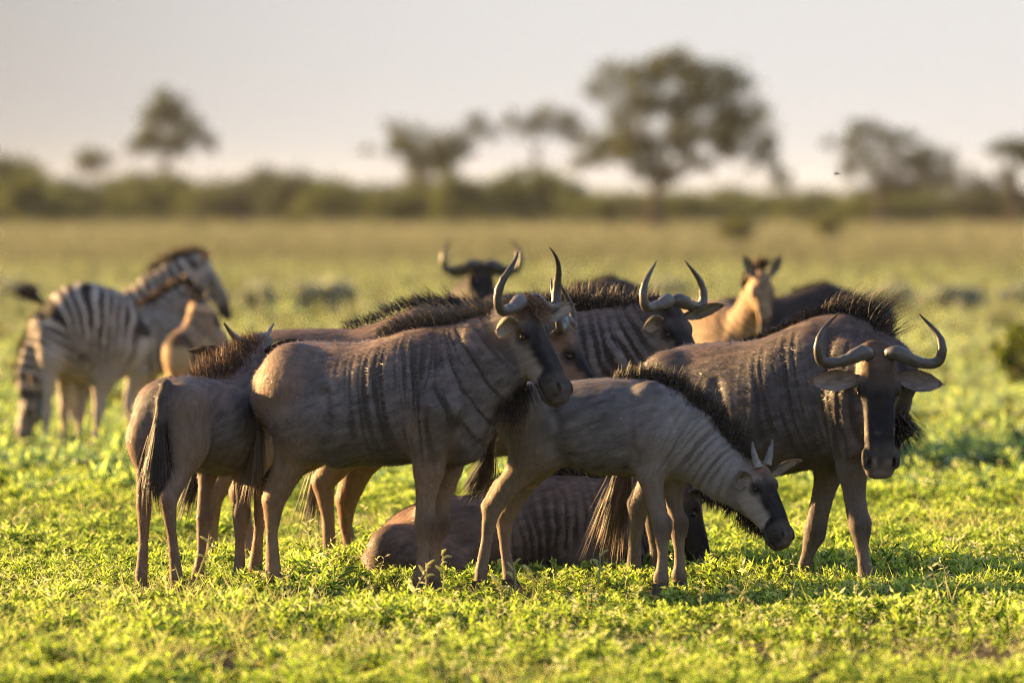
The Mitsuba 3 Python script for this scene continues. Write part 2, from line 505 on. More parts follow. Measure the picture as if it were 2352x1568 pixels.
        self.hairlen = 1 - 0.6 * gw.get("head", 0 * q) - 0.35 * gw.get("leg", 0 * q)
        return self

    @staticmethod
    def _avg(q, F, its):
        from scipy.sparse import coo_matrix
        i, j = np.r_[F[:, 0], F[:, 1], F[:, 2]], np.r_[F[:, 1], F[:, 2], F[:, 0]]
        A = coo_matrix((np.ones(2 * len(i)), (np.r_[i, j], np.r_[j, i])), (len(q),) * 2).tocsr()
        deg = np.maximum(np.asarray(A.sum(1)).ravel(), 1)
        for _ in range(its):
            q = 0.4 * q + 0.6 * (A @ q) / deg
        return q

    # ---------------------------------------------------------------- parts
    def part(self, name, V, F, C, N=None, bsdf="fur", smooth=True, **lab):
        V = self.world(V)
        N = None if N is None else N @ self.R
        C = np.broadcast_to(C, (len(V), 3))
        return add(f"{self.key}__{name}", (V, F), bsdf, smooth=smooth, color=C, normals=N, **lab)

    def start(self, label, category, group=None):
        self.key = thing(self.name, label, category, group)

    def body(self, hairs=17000, length=0.026, width=0.0036):
        self.part("body", self.V, self.F, self.C, None, "fur")
        if hairs:
            v, f, c, n = coat(self.V, self.F, self.N, self.C, self.flow, hairs, length, width, self.rng, self.hairlen)
            self.part("coat", v, f, c, n, "coat_fur", kind="stuff")

    def hooves(self, fwd=(1, 0, 0), col=(0.035, 0.028, 0.024)):
        for P, r in self.hoof_at:
            parts = []
            for e in (-1, 1):
                q = []
                for (x, y, z) in [(-0.9, 0.05, 1.5), (0.7, 0.1, 1.6), (1.9, 0.12, 0.0), (-1.2, 0.08, 0.0), (-0.9, 1.0, 1.4), (0.6, 0.95, 1.5), (1.2, 1.0, 0.0), (-1.0, 1.15, 0.0), (1.75, 0.55, 0.05), (1.0, 0.5, 1.0)]:
                    q.append([P[0] + x * r, P[1] + e * y * r, max(P[2], 0.02) * 0 + z * r * 1.1])
                parts.append(trimesh.convex.convex_hull(np.array(q)))
            m = trimesh.util.concatenate(parts)
            self.part("hoof", np.array(m.vertices), np.array(m.faces), col, None, "bare", smooth=False)

    def eyes(self, wide=1.0, r=0.0205):
        m = trimesh.creation.icosphere(2)
        for e in (-1, 1):
            self.part("eye", self.hp(0.203, e * 0.091 * wide, -0.055) + np.array(m.vertices) * r * self.hs, np.array(m.faces), (0.01, 0.008, 0.007), None, "wet_eye")

    def ear(self, e, along, opening, L=0.19, W=0.085, base=(0.075, 0.1, -0.03), outer=(0.05, 0.038, 0.03), inner=(0.2, 0.17, 0.145), cup=0.5, droop=0.0, roll=0.0):
        a, o = unit(self.hv(*along)), self.hv(*opening)
        o = unit(o - a * (o @ a))
        c = np.cross(a, o)
        b = self.hp(base[0], e * base[1], base[2])
        L, W = L * self.hs, W * self.hs
        nu, nv = 22, 15
        U, Vv = np.meshgrid(np.linspace(0, 1, nu), np.linspace(-1, 1, nv), indexing="ij")
        prof = np.interp(U, [0, 0.08, 0.25, 0.5, 0.75, 0.92, 1], [0.28, 0.36, 0.72, 1.0, 0.78, 0.36, 0.03])
        ang = Vv * (1.15 - 0.5 * U) * cup * 2
        rad = W / 2 * prof / np.maximum(np.sin((1.15 - 0.5 * U) * cup * 2), 0.3)
        X = b + a * (U * L - 0.01)[..., None] + c * (rad * np.sin(ang))[..., None] + o * (-rad * np.cos(ang) + (rad * np.cos((1.15 - 0.5 * U) * cup * 2)) - droop * U * U * L)[..., None]
        th = 0.007 * self.hs * np.sqrt(np.clip(1 - Vv ** 2, 0, 1)) * np.clip(1.05 - U, 0, 1)
        grid = np.arange(nu * nv).reshape(nu, nv)
        f = np.concatenate([np.stack([grid[:-1, :-1], grid[1:, :-1], grid[1:, 1:]], -1).reshape(-1, 3), np.stack([grid[:-1, :-1], grid[1:, 1:], grid[:-1, 1:]], -1).reshape(-1, 3)])
        Vi = X.reshape(-1, 3)
        No = np.cross(np.gradient(X, axis=0), np.gradient(X, axis=1)).reshape(-1, 3)
        No = unit(No)
        if (No[grid[nu // 2, nv // 2]] @ o) > 0:
            No, f = -No, f
        Vo = Vi + No * th.reshape(-1, 1) * 1.6
        rim = (np.abs(Vv) > 0.86).reshape(-1, 1) | (U > 0.95).reshape(-1, 1)
        n1 = meshkit.noise(np.stack([U * 9, Vv * 4, 0 * U], -1)).reshape(-1, 1)
        Ci = np.where(rim, np.array(outer), np.array(inner) * (0.6 + 0.7 * n1))
        Co = np.array(outer) * (0.7 + 0.6 * n1)
        self.part("ear", np.vstack([Vi, Vo]), np.vstack([f, f[:, ::-1] + len(Vi)]), np.vstack([Ci, Co]), None, "fur")
        # fine hair on the rim and inside
        k = self.rng.integers(0, len(Vi), 420)
        v, ff, cc, nn = strands(Vi[k], np.broadcast_to(a * 0.8 + o * 0.25, (420, 3)), 0.022 * self.hs, 0.0016, np.array(inner) * 1.0, seg=2, rng=self.rng, normal=o)
        return v, ff, cc, nn

    def horns(self, yo=0.31, yt=0.17, tip=-0.23, low=0.05, r=0.046, zt=0.12, col=(0.068, 0.06, 0.051), boss=(0.088, 0.082, 0.078), gap=0.045):
        for e in (-1, 1):
            P = [(0.012, gap - 0.02, -0.012), (0.014, gap + 0.04, 0.018), (0.5 * (low + 0.014) + 0.006, 0.5 * (gap + 0.04 + yo * 0.68), 0.014), (low, yo * 0.68, 0.004), (low - 0.005, yo * 0.93, 0.006), (low - 0.06, yo * 1.0, 0.035), (0.5 * (low + tip) - 0.03, yo * 0.5 + yt * 0.5 + 0.03, zt * 0.68), (tip, yt, zt)]
            P = [self.hp(x, e * y, z) for x, y, z in P]
            R = np.array([0.8, 1.0, 0.82, 0.7, 0.66, 0.6, 0.38, 0.07]) * r * self.hs
            self.horn_mesh(P, R, col, boss)

    def horn_mesh(self, P, R, col, boss, rings=0.0016):
        V, F, t = tube_mesh(P, R)
        nr = (len(V) - 2) // 14
        sj = np.r_[np.tile(np.arange(14), nr), 0, 0] * 1.0
        n = (0.45 * meshkit.fbm(V * 60, 3, 3) + 0.55 * meshkit.fbm(np.stack([sj * 1.3, t * 5, 0 * t], 1), 3, 5))[:, None]
        m = ss(0.25, 0.5, t)[:, None]
        tipd = ss(0.55, 0.95, t)[:, None]
        C = (np.array(boss) * (1 - m) + np.array(col) * m) * (0.25 + 1.4 * n) * (1 - 0.45 * tipd)
        N = vnormals(V, F)
        V = V + N * ((np.sin(t * 210) * rings * (1 - m[:, 0] * 0.6) + (meshkit.fbm(V * 45, 2, 9) - 0.5) * 0.006) * (t < 0.7))[:, None]
        self.part("horn", V, F, C, None, "bare")

    def mane(self, name, pts, n, lat=0.0, dirpx=(0, -1), bend=(0, 0, -1), bendk=0.5, width=0.0042, col=(0.022, 0.018, 0.016), tip=None, tufts=60, spread=0.024, seg=5, jit=0.13, curl=0.15):
        """Hair along a line of pixel points (u, v, length px)."""
        rng = self.rng
        Q = np.array([[*self.p(u, v, lat), L * self.px] for u, v, L in pts])
        t = np.r_[0, np.cumsum(np.linalg.norm(np.diff(Q[:, :3], axis=0), axis=1))]
        x = rng.random(n) * t[-1]
        B = np.stack([np.interp(x, t, Q[:, i]) for i in range(3)], 1)
        L = np.interp(x, t, Q[:, 3])
        B = B + rng.normal(size=(n, 3)) * np.array([spread * 0.5, spread, spread * 0.5])
        tuft = np.floor(x / t[-1] * tufts).astype(int)
        td = rng.normal(size=(tufts + 1, 3)) * 0.22
        tl = rng.uniform(0.75, 1.15, tufts + 1)
        d = unit(self.vec(*dirpx) + td[tuft])
        bend = self.R @ np.asarray(bend, float)
        it = strands(B, d, L * tl[tuft], width, np.array(col), bend, bendk, seg, rng, jit, tip, None, curl)
        return self.part(name, *it, "hair")

    def muscle(self, pts, k=0.035):
        """Flat bulges of muscle on both flanks: (u, v, radius px, lat of the near side)."""
        for e in (1, -1):
            P = [self.p(u, v, lat) * np.array([1, e, 1]) for u, v, r, lat in pts]
            for i in range(len(P) - 1):
                self.cone(P[i], P[i + 1], pts[i][2] * self.px, pts[i + 1][2] * self.px, 1.9, k, "trunk")

    def crease(self, pts, r=0.02, k=0.04):
        """Grooves in both flanks through (u, v, lat)."""
        for e in (1, -1):
            P = [self.p(*q) * np.array([1, e, 1]) for q in pts]
            for i in range(len(P) - 1):
                self.cone(P[i], P[i + 1], r, r, 1.0, k, "crease", True)

    def tail(self, dock, tuft, n=700, col=(0.025, 0.021, 0.02), tip=(0.06, 0.045, 0.035), lat=0.0, width=0.004, spread=0.018, name="tail_tuft", top=0.2, jit=0.09, flare=0.1):
        """dock: pixel points of the fleshy tail; tuft: the line that its hair follows."""
        self.chain(dock, lat, 1.0, 0.02, "tail")
        self._tails = getattr(self, "_tails", []) + [(tuft, n, col, tip, lat, width, spread, name, top, jit, flare)]

    def tail_hair(self):
        for tuft, n, col, tip, lat, width, spread, name, top, jit, flare in getattr(self, "_tails", []):
            rng = self.rng
            Q = np.array([self.p(q[0], q[1], q[2] if len(q) > 2 else lat) for q in tuft])
            t = np.r_[0, np.cumsum(np.linalg.norm(np.diff(Q, axis=0), axis=1))] / 1.0
            Ltot = t[-1]
            seg = 6
            s0 = rng.random(n) ** 1.3 * (1 - top) * 0.75 * Ltot
            s1 = np.minimum(s0 + rng.uniform(0.3, 0.75, n) * Ltot, Ltot * rng.uniform(0.82, 1.08, n))
            off = rng.normal(size=(n, 3)) * spread
            P = []
            for k in range(seg + 1):
                s = s0 + (s1 - s0) * k / seg
                c = np.stack([np.interp(s, t, Q[:, i]) + np.maximum(s - Ltot, 0) * unit(Q[-1] - Q[-2])[i] for i in range(3)], 1)
                P.append(c + off * (0.35 + (s / Ltot)[:, None] * (0.5 + flare * 10)))
            P = np.stack(P, 1)
            side = unit(np.cross(unit(P[:, -1] - P[:, 0]), rng.normal(size=(n, 3))))
            w = width * (1 - (np.arange(seg + 1) / (seg + 0.2)) ** 1.5)[None, :, None] / 2
            V = np.stack([P - side[:, None] * w, P + side[:, None] * w], 2).reshape(n, -1, 3)
            kk = np.arange(seg) * 2
            f = np.concatenate([np.stack([kk, kk + 1, kk + 3], 1), np.stack([kk, kk + 3, kk + 2], 1)])
            F = (f[None] + (np.arange(n) * 2 * (seg + 1))[:, None, None]).reshape(-1, 3)
            tt = np.linspace(0, 1, seg + 1)[None, :, None]
            C = (np.array(col) * (1 - tt) + np.array(tip) * tt) * rng.uniform(0.6, 1.5, (n, 1, 1))
            C = np.repeat(C, 2, 1).reshape(-1, 3)
            tang = unit(np.gradient(P, axis=1))
            b = unit(off + 0.01 * rng.normal(size=(n, 3)))
            N = unit(b[:, None] - tang * (b[:, None] * tang).sum(-1, keepdims=True))
            self.part(name, V.reshape(-1, 3), F, C, np.repeat(N, 2, 1).reshape(-1, 3), "hair")


# ------------------------------------------------------------------ coats
def group_w(g, k=0.02):
    w = {n: np.exp(-np.clip(d, -0.05, 0.4) / k) for n, d in g.items()}
    s = sum(w.values())
    return {n: x / s for n, x in w.items()}


def wild_painter(stripe=(0.35, 1.4), period=0.07, grey=(0.124, 0.113, 0.121), red=(0.148, 0.1, 0.077), leg=(0.19, 0.128, 0.092), cheek=(0.19, 0.163, 0.145), front=(0.012, 0.012, 0.0155),
                 fore=(0.085, 0.05, 0.032), strength=0.8, seed=1, amount=0.1, fold=0.006, pale_neck=0.0, pads=0.3, regular=0.2, edges=(-0.02, 0.02, 0.07, 0.06, 0.052, 0.2)):
    def paint(b, V, N, g, q, H):
        w = group_w(g)
        z = np.zeros(len(V))
        self_knee = getattr(b, "dark_spots", None)
        get = lambda n: w.get(n, z)[:, None]  # noqa: E731
        top = ss(0.1, 0.85, N[:, 2])[:, None]
        n1 = meshkit.fbm(V * 5 + seed * 7.1, 3, seed)[:, None]
        al, ac = (V[:, 0] + 0.35 * V[:, 2]) / 1.06, (V[:, 2] - 0.35 * V[:, 0]) / 1.06
        lw = w.get("leg", z)
        fa = meshkit.fbm(np.stack([al * 13, ac * 48, V[:, 1] * 40], 1) + seed, 3, seed + 3)
        fb = meshkit.fbm(np.stack([V[:, 0] * 80, V[:, 1] * 80, V[:, 2] * 16], 1) + seed, 3, seed + 4)
        n2 = np.clip(0.5 + 1.5 * ((fa * (1 - lw) + fb * lw) - 0.5), 0, 1)[:, None]
        n3 = meshkit.fbm(V * 14 + seed, 2, seed + 6)[:, None]
        grey_, red_ = np.array(grey), np.array(red)
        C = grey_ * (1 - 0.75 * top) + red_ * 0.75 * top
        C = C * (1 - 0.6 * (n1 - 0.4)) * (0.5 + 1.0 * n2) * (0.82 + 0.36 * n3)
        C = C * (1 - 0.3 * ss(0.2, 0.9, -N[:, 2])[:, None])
        legc = np.array(leg) * (0.75 + 0.5 * n2)
        C = C * (1 - get("leg")) + legc * get("leg")
        if self_knee is not None:
            for kp, kr, kc in b.dark_spots:
                kd = np.exp(-((V - kp) ** 2).sum(1) / (2 * kr * kr))[:, None] * kc
                C = C * (1 - kd) + np.array([0.02, 0.018, 0.018]) * kd
        # brindled bands across the neck and the fore part of the flank
        ph = q / period + 0.55 * (meshkit.fbm(V * np.array([6.0, 6.0, 3.0]) + seed, 3, seed + 5) - 0.5) * 2.2
        nn = meshkit.fbm(np.stack([ph * 0.8, V[:, 2] * 3, z + seed], 1), 2, seed + 8)
        st = meshkit.fbm(np.stack([q * 30, V[:, 2] * 2.2, np.sign(V[:, 1]) * 3 + seed + z], 1), 3, seed + 9)
        band = ss(0.53, 0.74, 0.3 + regular * np.sin(2 * np.pi * ph) + 1.45 * (st - 0.5) + 0.45 * (nn - 0.5) + 0.1 + amount)
        fine = ss(0.55, 0.8, meshkit.fbm(np.stack([q * 75, V[:, 2] * 6, z + seed], 1), 2, seed + 10))
        win = ss(stripe[0], stripe[0] + 0.35, q) * (1 - ss(stripe[1], stripe[1] + 0.12, q)) * (1 - w.get("leg", z) * ss(0.85, 0.6, V[:, 2])) * (1 - w.get("head", z) * ss(-0.3, 0.3, w.get("head", z)))
        win = win * ss(-1.0, 0.1, -np.abs(N[:, 2]) + 0.15) * (1 - w.get("tail", z))
        band = band * win * strength
        pale = pale_neck * ss(stripe[0] + 0.05, stripe[0] + 0.3, q)[:, None] * (1 - get("leg")) * (1 - 0.4 * top)
        C = C * (1 - pale) + np.array([0.27, 0.245, 0.225]) * pale
        C = C * (1 - 0.45 * (fine * win)[:, None])
        C = C * (1 - band[:, None]) + np.array([0.03, 0.025, 0.024]) * band[:, None]
        C = C * (1 - 0.75 * get("tail")) + np.array([0.03, 0.026, 0.024]) * 0.75 * get("tail")
        disp = -fold * band + 0.0035 * (n1[:, 0] - 0.5) + 0.0028 * (n2[:, 0] - 0.5) * (1 - w.get("head", z))
        # knees and fetlocks darker
        wv = meshkit.fbm(V * 7 + seed * 3, 2, seed + 12) - 0.5
        flow = np.stack([-1.0 + 0 * wv, 0 * wv, -0.35 + 2.4 * wv], 1)
        flow = flow * (1 - get("leg")) + np.array([0, 0, -1.0]) * get("leg")
        flow = flow * (1 - get("neck")) + np.array([-0.6, 0, -0.9]) * get("neck")
        if H is not None:
            hx, hy, hz = H.T
            zt = np.interp(hx, HX, HT)
            hw = np.interp(hx, HX, HW)
            dep = zt - hz + 0.05 * (n1[:, 0] - 0.5)
            hd = w["head"] * ss(0.5, 0.75, w["head"])
            f = np.tile(np.array(cheek), (len(V), 1)) * (0.75 + 0.5 * n2)
            brown = (1 - ss(0.1, 0.2, hx)) * (1 - ss(0.03, 0.12, dep))
            f = f * (1 - brown[:, None]) + np.array(fore) * (0.6 + 0.8 * n2) * brown[:, None]
            edge = np.interp(hx, [0.02, 0.12, 0.2, 0.3, 0.42, 0.5], edges)
            dark = (1 - ss(-0.026, 0.03, dep - edge + 0.035 * (n2[:, 0] - 0.5))) * ss(0.05, 0.21, hx + 0.16 * (n1[:, 0] - 0.5) + 0.05 * (n2[:, 0] - 0.5))
            eye = 1 - ss(0.03, 0.07, np.sqrt((hx - 0.205) ** 2 + ((hz + 0.055) * 1.1) ** 2))
            dark = np.maximum(dark, 0.85 * eye * (np.abs(hy) > 0.05))
            f = f * (1 - dark[:, None]) + np.array(front) * (0.7 + 0.6 * n2) * dark[:, None]
            muz = ss(0.44, 0.5, hx)
            f = f * (1 - muz[:, None]) + np.array([0.042, 0.036, 0.034]) * (0.6 + 0.8 * n2) * muz[:, None]
            pad = ss(0.535, 0.56, hx) * ss(0.3, 0.55, n3[:, 0] + 0.2 * (np.abs(hy) > 0.025) + 2.0 * (hx - 0.57)) * (1 - ss(0.1, 0.13, dep)) * (1 - ss(0.07, 0.085, np.abs(hy)))
            f = f * (1 - pads * pad[:, None]) + np.array([0.14, 0.115, 0.11]) * pads * pad[:, None]
            nos = np.exp(-(((hx - 0.566) / 0.028) ** 2 + ((np.abs(hy) - 0.064) / 0.012) ** 2 + ((hz + 0.03) / 0.03) ** 2))
            f = f * (1 - 0.85 * np.clip(nos * 1.5, 0, 1)[:, None])
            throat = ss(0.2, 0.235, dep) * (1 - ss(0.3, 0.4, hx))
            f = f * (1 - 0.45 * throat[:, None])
            C = C * (1 - hd[:, None]) + f * hd[:, None]
            fl = b.hv(-1, 0, -0.25)
            flow = flow * (1 - hd[:, None]) + fl * hd[:, None]
        return C, disp, flow

    return paint


def zebra_painter(period=0.062, seed=1, foal=False):
    def paint(b, V, N, g, q, H):
        w = group_w(g)
        z = np.zeros(len(V))
        ph = q / period + 0.5 * (meshkit.fbm(V * 4 + seed, 2, seed) - 0.5) * 2 + 0.8 * V[:, 2] * ss(0.5, 0.2, q)
        s = ss(0.22, 0.55, 0.5 + 0.5 * np.sin(2 * np.pi * ph))
        legw = w.get("leg", z)
        s = s * (1 - 0.85 * legw) * (1 - 0.7 * ss(0.3, 0.9, -N[:, 2]))
        white = np.array([0.36, 0.315, 0.28]) if not foal else np.array([0.37, 0.25, 0.155])
        black = np.array([0.02, 0.017, 0.017]) if not foal else np.array([0.07, 0.045, 0.032])
        C = white * (1 - s[:, None]) + black * s[:, None]
        if H is not None:
            hx, hy, hz = H.T
            hd = w["head"] * ss(0.4, 0.7, w["head"])
            s2 = ss(0.4, 0.6, 0.5 + 0.5 * np.sin(2 * np.pi * (hx * 0.5 + np.abs(hy) * 1.4 + hz * 0.6) / 0.03))
            f = white * (1 - s2[:, None]) * 0.9 + black * s2[:, None]
            m = ss(0.4, 0.5, hx)[:, None]
            f = f * (1 - m) + np.array([0.035, 0.028, 0.025]) * m
            C = C * (1 - hd[:, None]) + f * hd[:, None]
        return C, None, np.tile([-1.0, 0, -0.3], (len(V), 1))

    return paint


# ================================================================== the herd in the foreground
# --- the grown animal in the middle, standing side on
A = Beast("wildebeest", 975, 1366, -25, 11)
A.trunk([(632, 842, 985, 0.17), (655, 806, 1005, 0.205), (695, 784, 1020, 0.235), (755, 785, 1050, 0.26), (820, 785, 1070, 0.275), (900, 771, 1070, 0.275), (950, 755, 1064, 0.255), (1000, 749, 1062, 0.23), (1050, 757, 1050, 0.2), (1085, 775, 1020, 0.17)], 0.07, 0.08)
A.neck([(1040, 880, 112), (1095, 850, 104), (1140, 812, 88), (1168, 780, 64)], sq=1.75)
A.cone(A.p(1060, 1010), A.p(1085, 960), 0.12, 0.13, 1.2, 0.06, "trunk")
A.head(A.p(1203, 692), -30, 59, 3, 0.5, wide=1.12, deep=1.15)
A.fore([(990, 975, 62), (985, 1075, 36), (978, 1147, 24), (976, 1205, 22.5), (972, 1262, 14.5), (968, 1330, 16), (967, 1362, 18)], -0.12)
A.fore([(1040, 985, 55), (1030, 1075, 32), (1014, 1147, 20), (1010, 1203, 19.5), (1000, 1262, 13), (996, 1322, 15), (998, 1350, 17)], 0.11)
A.hind([(672, 900, 92), (700, 985, 66), (662, 1075, 39), (628, 1152, 25), (624, 1225, 15.5), (627, 1305, 17), (634, 1340, 19)], -0.12)
A.hind([(690, 930, 85), (715, 1015, 54), (650, 1090, 30), (604, 1132, 21), (594, 1220, 13.5), (587, 1300, 16), (590, 1330, 18)], 0.11)
A.cone(A.p(735, 960, -0.13), A.p(770, 1045, -0.1), 0.1, 0.05, 1.3, 0.08, "trunk")
A.tail([(628, 850, 16), (600, 900, 13), (592, 985, 10)], [(594, 965), (588, 1050), (576, 1145)], 500, (0.1, 0.085, 0.075), (0.16, 0.13, 0.1), 0.0)
A.muscle([(1015, 850, 45, -0.14), (1000, 930, 62, -0.19), (985, 1010, 45, -0.17)])
A.muscle([(672, 860, 70, -0.15), (690, 950, 78, -0.18), (705, 1010, 48, -0.16)], 0.045)
A.crease([(938, 850, -0.29), (942, 940, -0.3), (955, 1030, -0.26)], 0.022, 0.05)
A.crease([(742, 905, -0.27), (752, 970, -0.27), (757, 1035, -0.23)], 0.016, 0.05)
A.crease([(1168, 765, -0.1), (1172, 820, -0.12), (1190, 880, -0.11)], 0.02, 0.04)
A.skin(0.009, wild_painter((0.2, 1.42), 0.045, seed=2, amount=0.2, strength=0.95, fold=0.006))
A.start("grown brown wildebeest standing side on in the middle of the herd with raised head", "wildebeest", "wildebeest standing in the front group")
A.body()
A.hooves()
A.eyes(1.12)
A.horns(0.315, 0.17, -0.225, 0.05, 0.046, 0.22)
hair = [A.ear(-1, (0.05, -1, -0.22), (0.85, -0.2, 0.5), W=0.13, L=0.19, base=(0.12, 0.11, -0.05), outer=(0.33, 0.26, 0.19), inner=(0.3, 0.25, 0.2), cup=0.75), A.ear(1, (-0.1, 1, 0.3), (0.45, -0.3, 1), L=0.31, W=0.12, base=(0.1, 0.12, -0.03), outer=(0.03, 0.025, 0.022), inner=(0.24, 0.21, 0.18))]
A.part("ear_hair", *join(hair), "hair")
A.mane("mane", [(868, 770, 10), (930, 756, 42), (985, 750, 62), (1050, 752, 70), (1110, 738, 62), (1165, 712, 42), (1195, 696, 30)], 3000, dirpx=(-0.6, -1), bend=(-1, 0, -0.3), bendk=0.8, col=(0.05, 0.044, 0.042), tip=(0.1, 0.086, 0.075), tufts=170, width=0.0025, curl=0.06, spread=0.022, jit=0.1)
A.mane("beard", [(1163, 925, 60), (1175, 905, 92), (1195, 892, 88), (1215, 890, 55)], 560, dirpx=(-0.05, 1), bend=(0.2, 0, -1), bendk=0.3, col=(0.014, 0.012, 0.011), tip=(0.035, 0.022, 0.018), tufts=14, spread=0.025, jit=0.12)
A.mane("forelock", [(1180, 690, 20), (1210, 684, 24), (1240, 700, 22), (1250, 730, 16)], 900, dirpx=(0.5, 0.4), bend=(0.3, -0.3, -1), bendk=0.8, col=(0.1, 0.055, 0.032), tip=(0.16, 0.09, 0.05), tufts=40, spread=0.03, width=0.003)
A.tail_hair()

# --- the calf at the left, seen from behind
Dc = Beast("wildebeest_calf", 395, 1366, 66, 12)
q = lambda s, u=None: s  # noqa: E731
Z = lambda v, s: Dc.p(376 + 187 * s, v, 0.0)[2]  # noqa: E731
o = Dc.p(376, 1300, 0)[0]
Dc.trunk_m([(o + s, Z(a, s), Z(b_, s), w_) for s, a, b_, w_ in [(0.03, 884, 1010, 0.155), (0.09, 870, 1045, 0.19), (0.24, 866, 1065, 0.205), (0.45, 869, 1085, 0.215), (0.65, 868, 1092, 0.205), (0.8, 862, 1085, 0.175), (0.9, 866, 1050, 0.14)]], 0.075, 0.08)
Dc.spine.append(list(Dc.p(560, 900)))
Dc.neck([(535, 930, 70), (560, 885, 62), (586, 838, 53), (598, 810, 46)], sq=1.3)
Dc.head(Dc.p(574, 786), 68, 38, 0, 0.40)
Dc.hind([(362, 940, 54), (338, 1015, 48), (334, 1085, 25), (331, 1158, 19), (330, 1235, 13.5), (325, 1318, 15), (324, 1348, 16)], 0.11)
Dc.hind([(424, 945, 57), (424, 1025, 53), (405, 1100, 30), (386, 1150, 20), (396, 1235, 14), (405, 1322, 15), (408, 1355, 16)], -0.1)
Dc.fore([(500, 990, 45), (480, 1065, 30), (472, 1130, 20), (468, 1190, 18), (463, 1260, 13), (455, 1322, 15), (452, 1348, 16)], 0.1)
Dc.fore([(560, 980, 56), (560, 1060, 33), (556, 1130, 20), (553, 1182, 19), (551, 1250, 13.5), (550, 1318, 15), (549, 1345, 17)], -0.1)
Dc.tail([(382, 886, 15), (374, 915, 15), (367, 965, 13), (363, 1010, 11), (362, 1060, 8)], [(368, 950), (362, 1040), (358, 1110), (363, 1165)], 1300, (0.02, 0.017, 0.017), (0.045, 0.036, 0.03), -0.035, spread=0.024)
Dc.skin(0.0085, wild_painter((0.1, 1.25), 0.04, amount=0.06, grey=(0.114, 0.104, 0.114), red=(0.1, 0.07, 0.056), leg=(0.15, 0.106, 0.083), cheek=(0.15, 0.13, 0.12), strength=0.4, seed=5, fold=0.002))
Dc.start("young wildebeest calf at the left, seen from behind, with dark tail tuft and short horns", "wildebeest calf", "wildebeest standing in the front group")
Dc.body()
Dc.hooves((0, 1, 0))
Dc.eyes()
for a, b_ in (((543, 782), (512, 741)), ((601, 784), (627, 744))):
    P = [Dc.p(*a) + Dc.vec(0, 0, 0.1), Dc.p(a[0] * 0.6 + b_[0] * 0.4, a[1] * 0.55 + b_[1] * 0.45 + 3) + Dc.vec(0, 0, 0.1), Dc.p(*b_) + Dc.vec(0, 0, 0.1)]
    P = [P[0] + (P[0] - P[1]) * 0.5] + P
    Dc.horn_mesh(P, np.array([0.024, 0.021, 0.014, 0.004]), (0.14, 0.125, 0.11), (0.15, 0.135, 0.12))
hair = [Dc.ear(1, (-0.05, 1, 0.02), (0.2, 0.2, 1), L=0.42, W=0.13, outer=(0.03, 0.025, 0.024), inner=(0.04, 0.035, 0.032), base=(0.07, 0.1, -0.05)), Dc.ear(-1, (-0.35, -1, 0.1), (0.2, 0.2, 1), outer=(0.03, 0.025, 0.024), inner=(0.04, 0.035, 0.032), L=0.37, W=0.12, base=(0.07, 0.1, -0.04))]
Dc.part("ear_hair", *join(hair), "hair")
Dc.mane("mane", [(460, 872, 26), (482, 866, 46), (510, 852, 48), (545, 828, 46), (570, 802, 38), (582, 788, 26)], 4200, dirpx=(-0.35, -1), bend=(-0.4, 0, 0.2), bendk=0.3, width=0.0026, col=(0.045, 0.028, 0.02), tip=(0.13, 0.075, 0.045), tufts=50, spread=0.03)
Dc.tail_hair()

# --- the young animal grazing in front
Fa = Beast("young_wildebeest", 1515, 1362, -18, 13)
Fa.trunk([(1178, 925, 1030, 0.12), (1205, 897, 1045, 0.155), (1260, 881, 1052, 0.18), (1310, 875, 1070, 0.195), (1370, 869, 1090, 0.2), (1430, 866, 1092, 0.195), (1480, 868, 1098, 0.18), (1525, 879, 1105, 0.155), (1555, 900, 1095, 0.125)], 0.06, 0.06)
Fa.neck([(1535, 985, 84), (1580, 1010, 74), (1625, 1052, 63), (1668, 1092, 57), (1700, 1110, 50)], sq=1.45, k=0.06)
Fa.head(Fa.p(1744, 1054), -40, 62, -4, 0.425, deep=1.25, wide=1.12)
Fa.fore([(1495, 1000, 56), (1494, 1082, 33), (1504, 1150, 21.5), (1520, 1210, 19.5), (1522, 1272, 13), (1520, 1330, 15), (1518, 1356, 16)], -0.095)
Fa.fore([(1535, 1020, 50), (1546, 1100, 28), (1550, 1160, 19), (1557, 1206, 19), (1560, 1268, 13), (1562, 1322, 14), (1563, 1348, 16)], 0.09)
Fa.hind([(1208, 950, 66), (1232, 1035, 48), (1168, 1115, 29), (1128, 1170, 20.5), (1118, 1238, 14), (1106, 1308, 14), (1103, 1342, 16)], -0.1)
Fa.hind([(1220, 970, 62), (1242, 1045, 42), (1190, 1130, 27), (1158, 1195, 19), (1160, 1258, 13), (1170, 1326, 14), (1173, 1348, 16)], 0.1)
Fa.cone(Fa.p(1262, 1000, -0.1), Fa.p(1290, 1050, -0.08), 0.07, 0.03, 1.3, 0.06, "trunk")
Fa.muscle([(1495, 920, 45, -0.11), (1492, 1000, 56, -0.145), (1492, 1060, 38, -0.13)], 0.03)
Fa.muscle([(1205, 930, 50, -0.1), (1222, 990, 58, -0.13), (1240, 1040, 36, -0.12)], 0.04)
Fa.tail([(1180, 930, 13), (1152, 945, 11), (1136, 985, 9), (1126, 1040, 7)], [(1128, 1015), (1117, 1070), (1098, 1115), (1078, 1142)], 800, (0.02, 0.017, 0.016), (0.04, 0.034, 0.03), 0.0, spread=0.02)
Fa.crease([(1440, 920, -0.2), (1445, 1000, -0.21), (1455, 1070, -0.19)], 0.014, 0.035)
Fa.crease([(1270, 925, -0.19), (1280, 985, -0.19)], 0.012, 0.035)
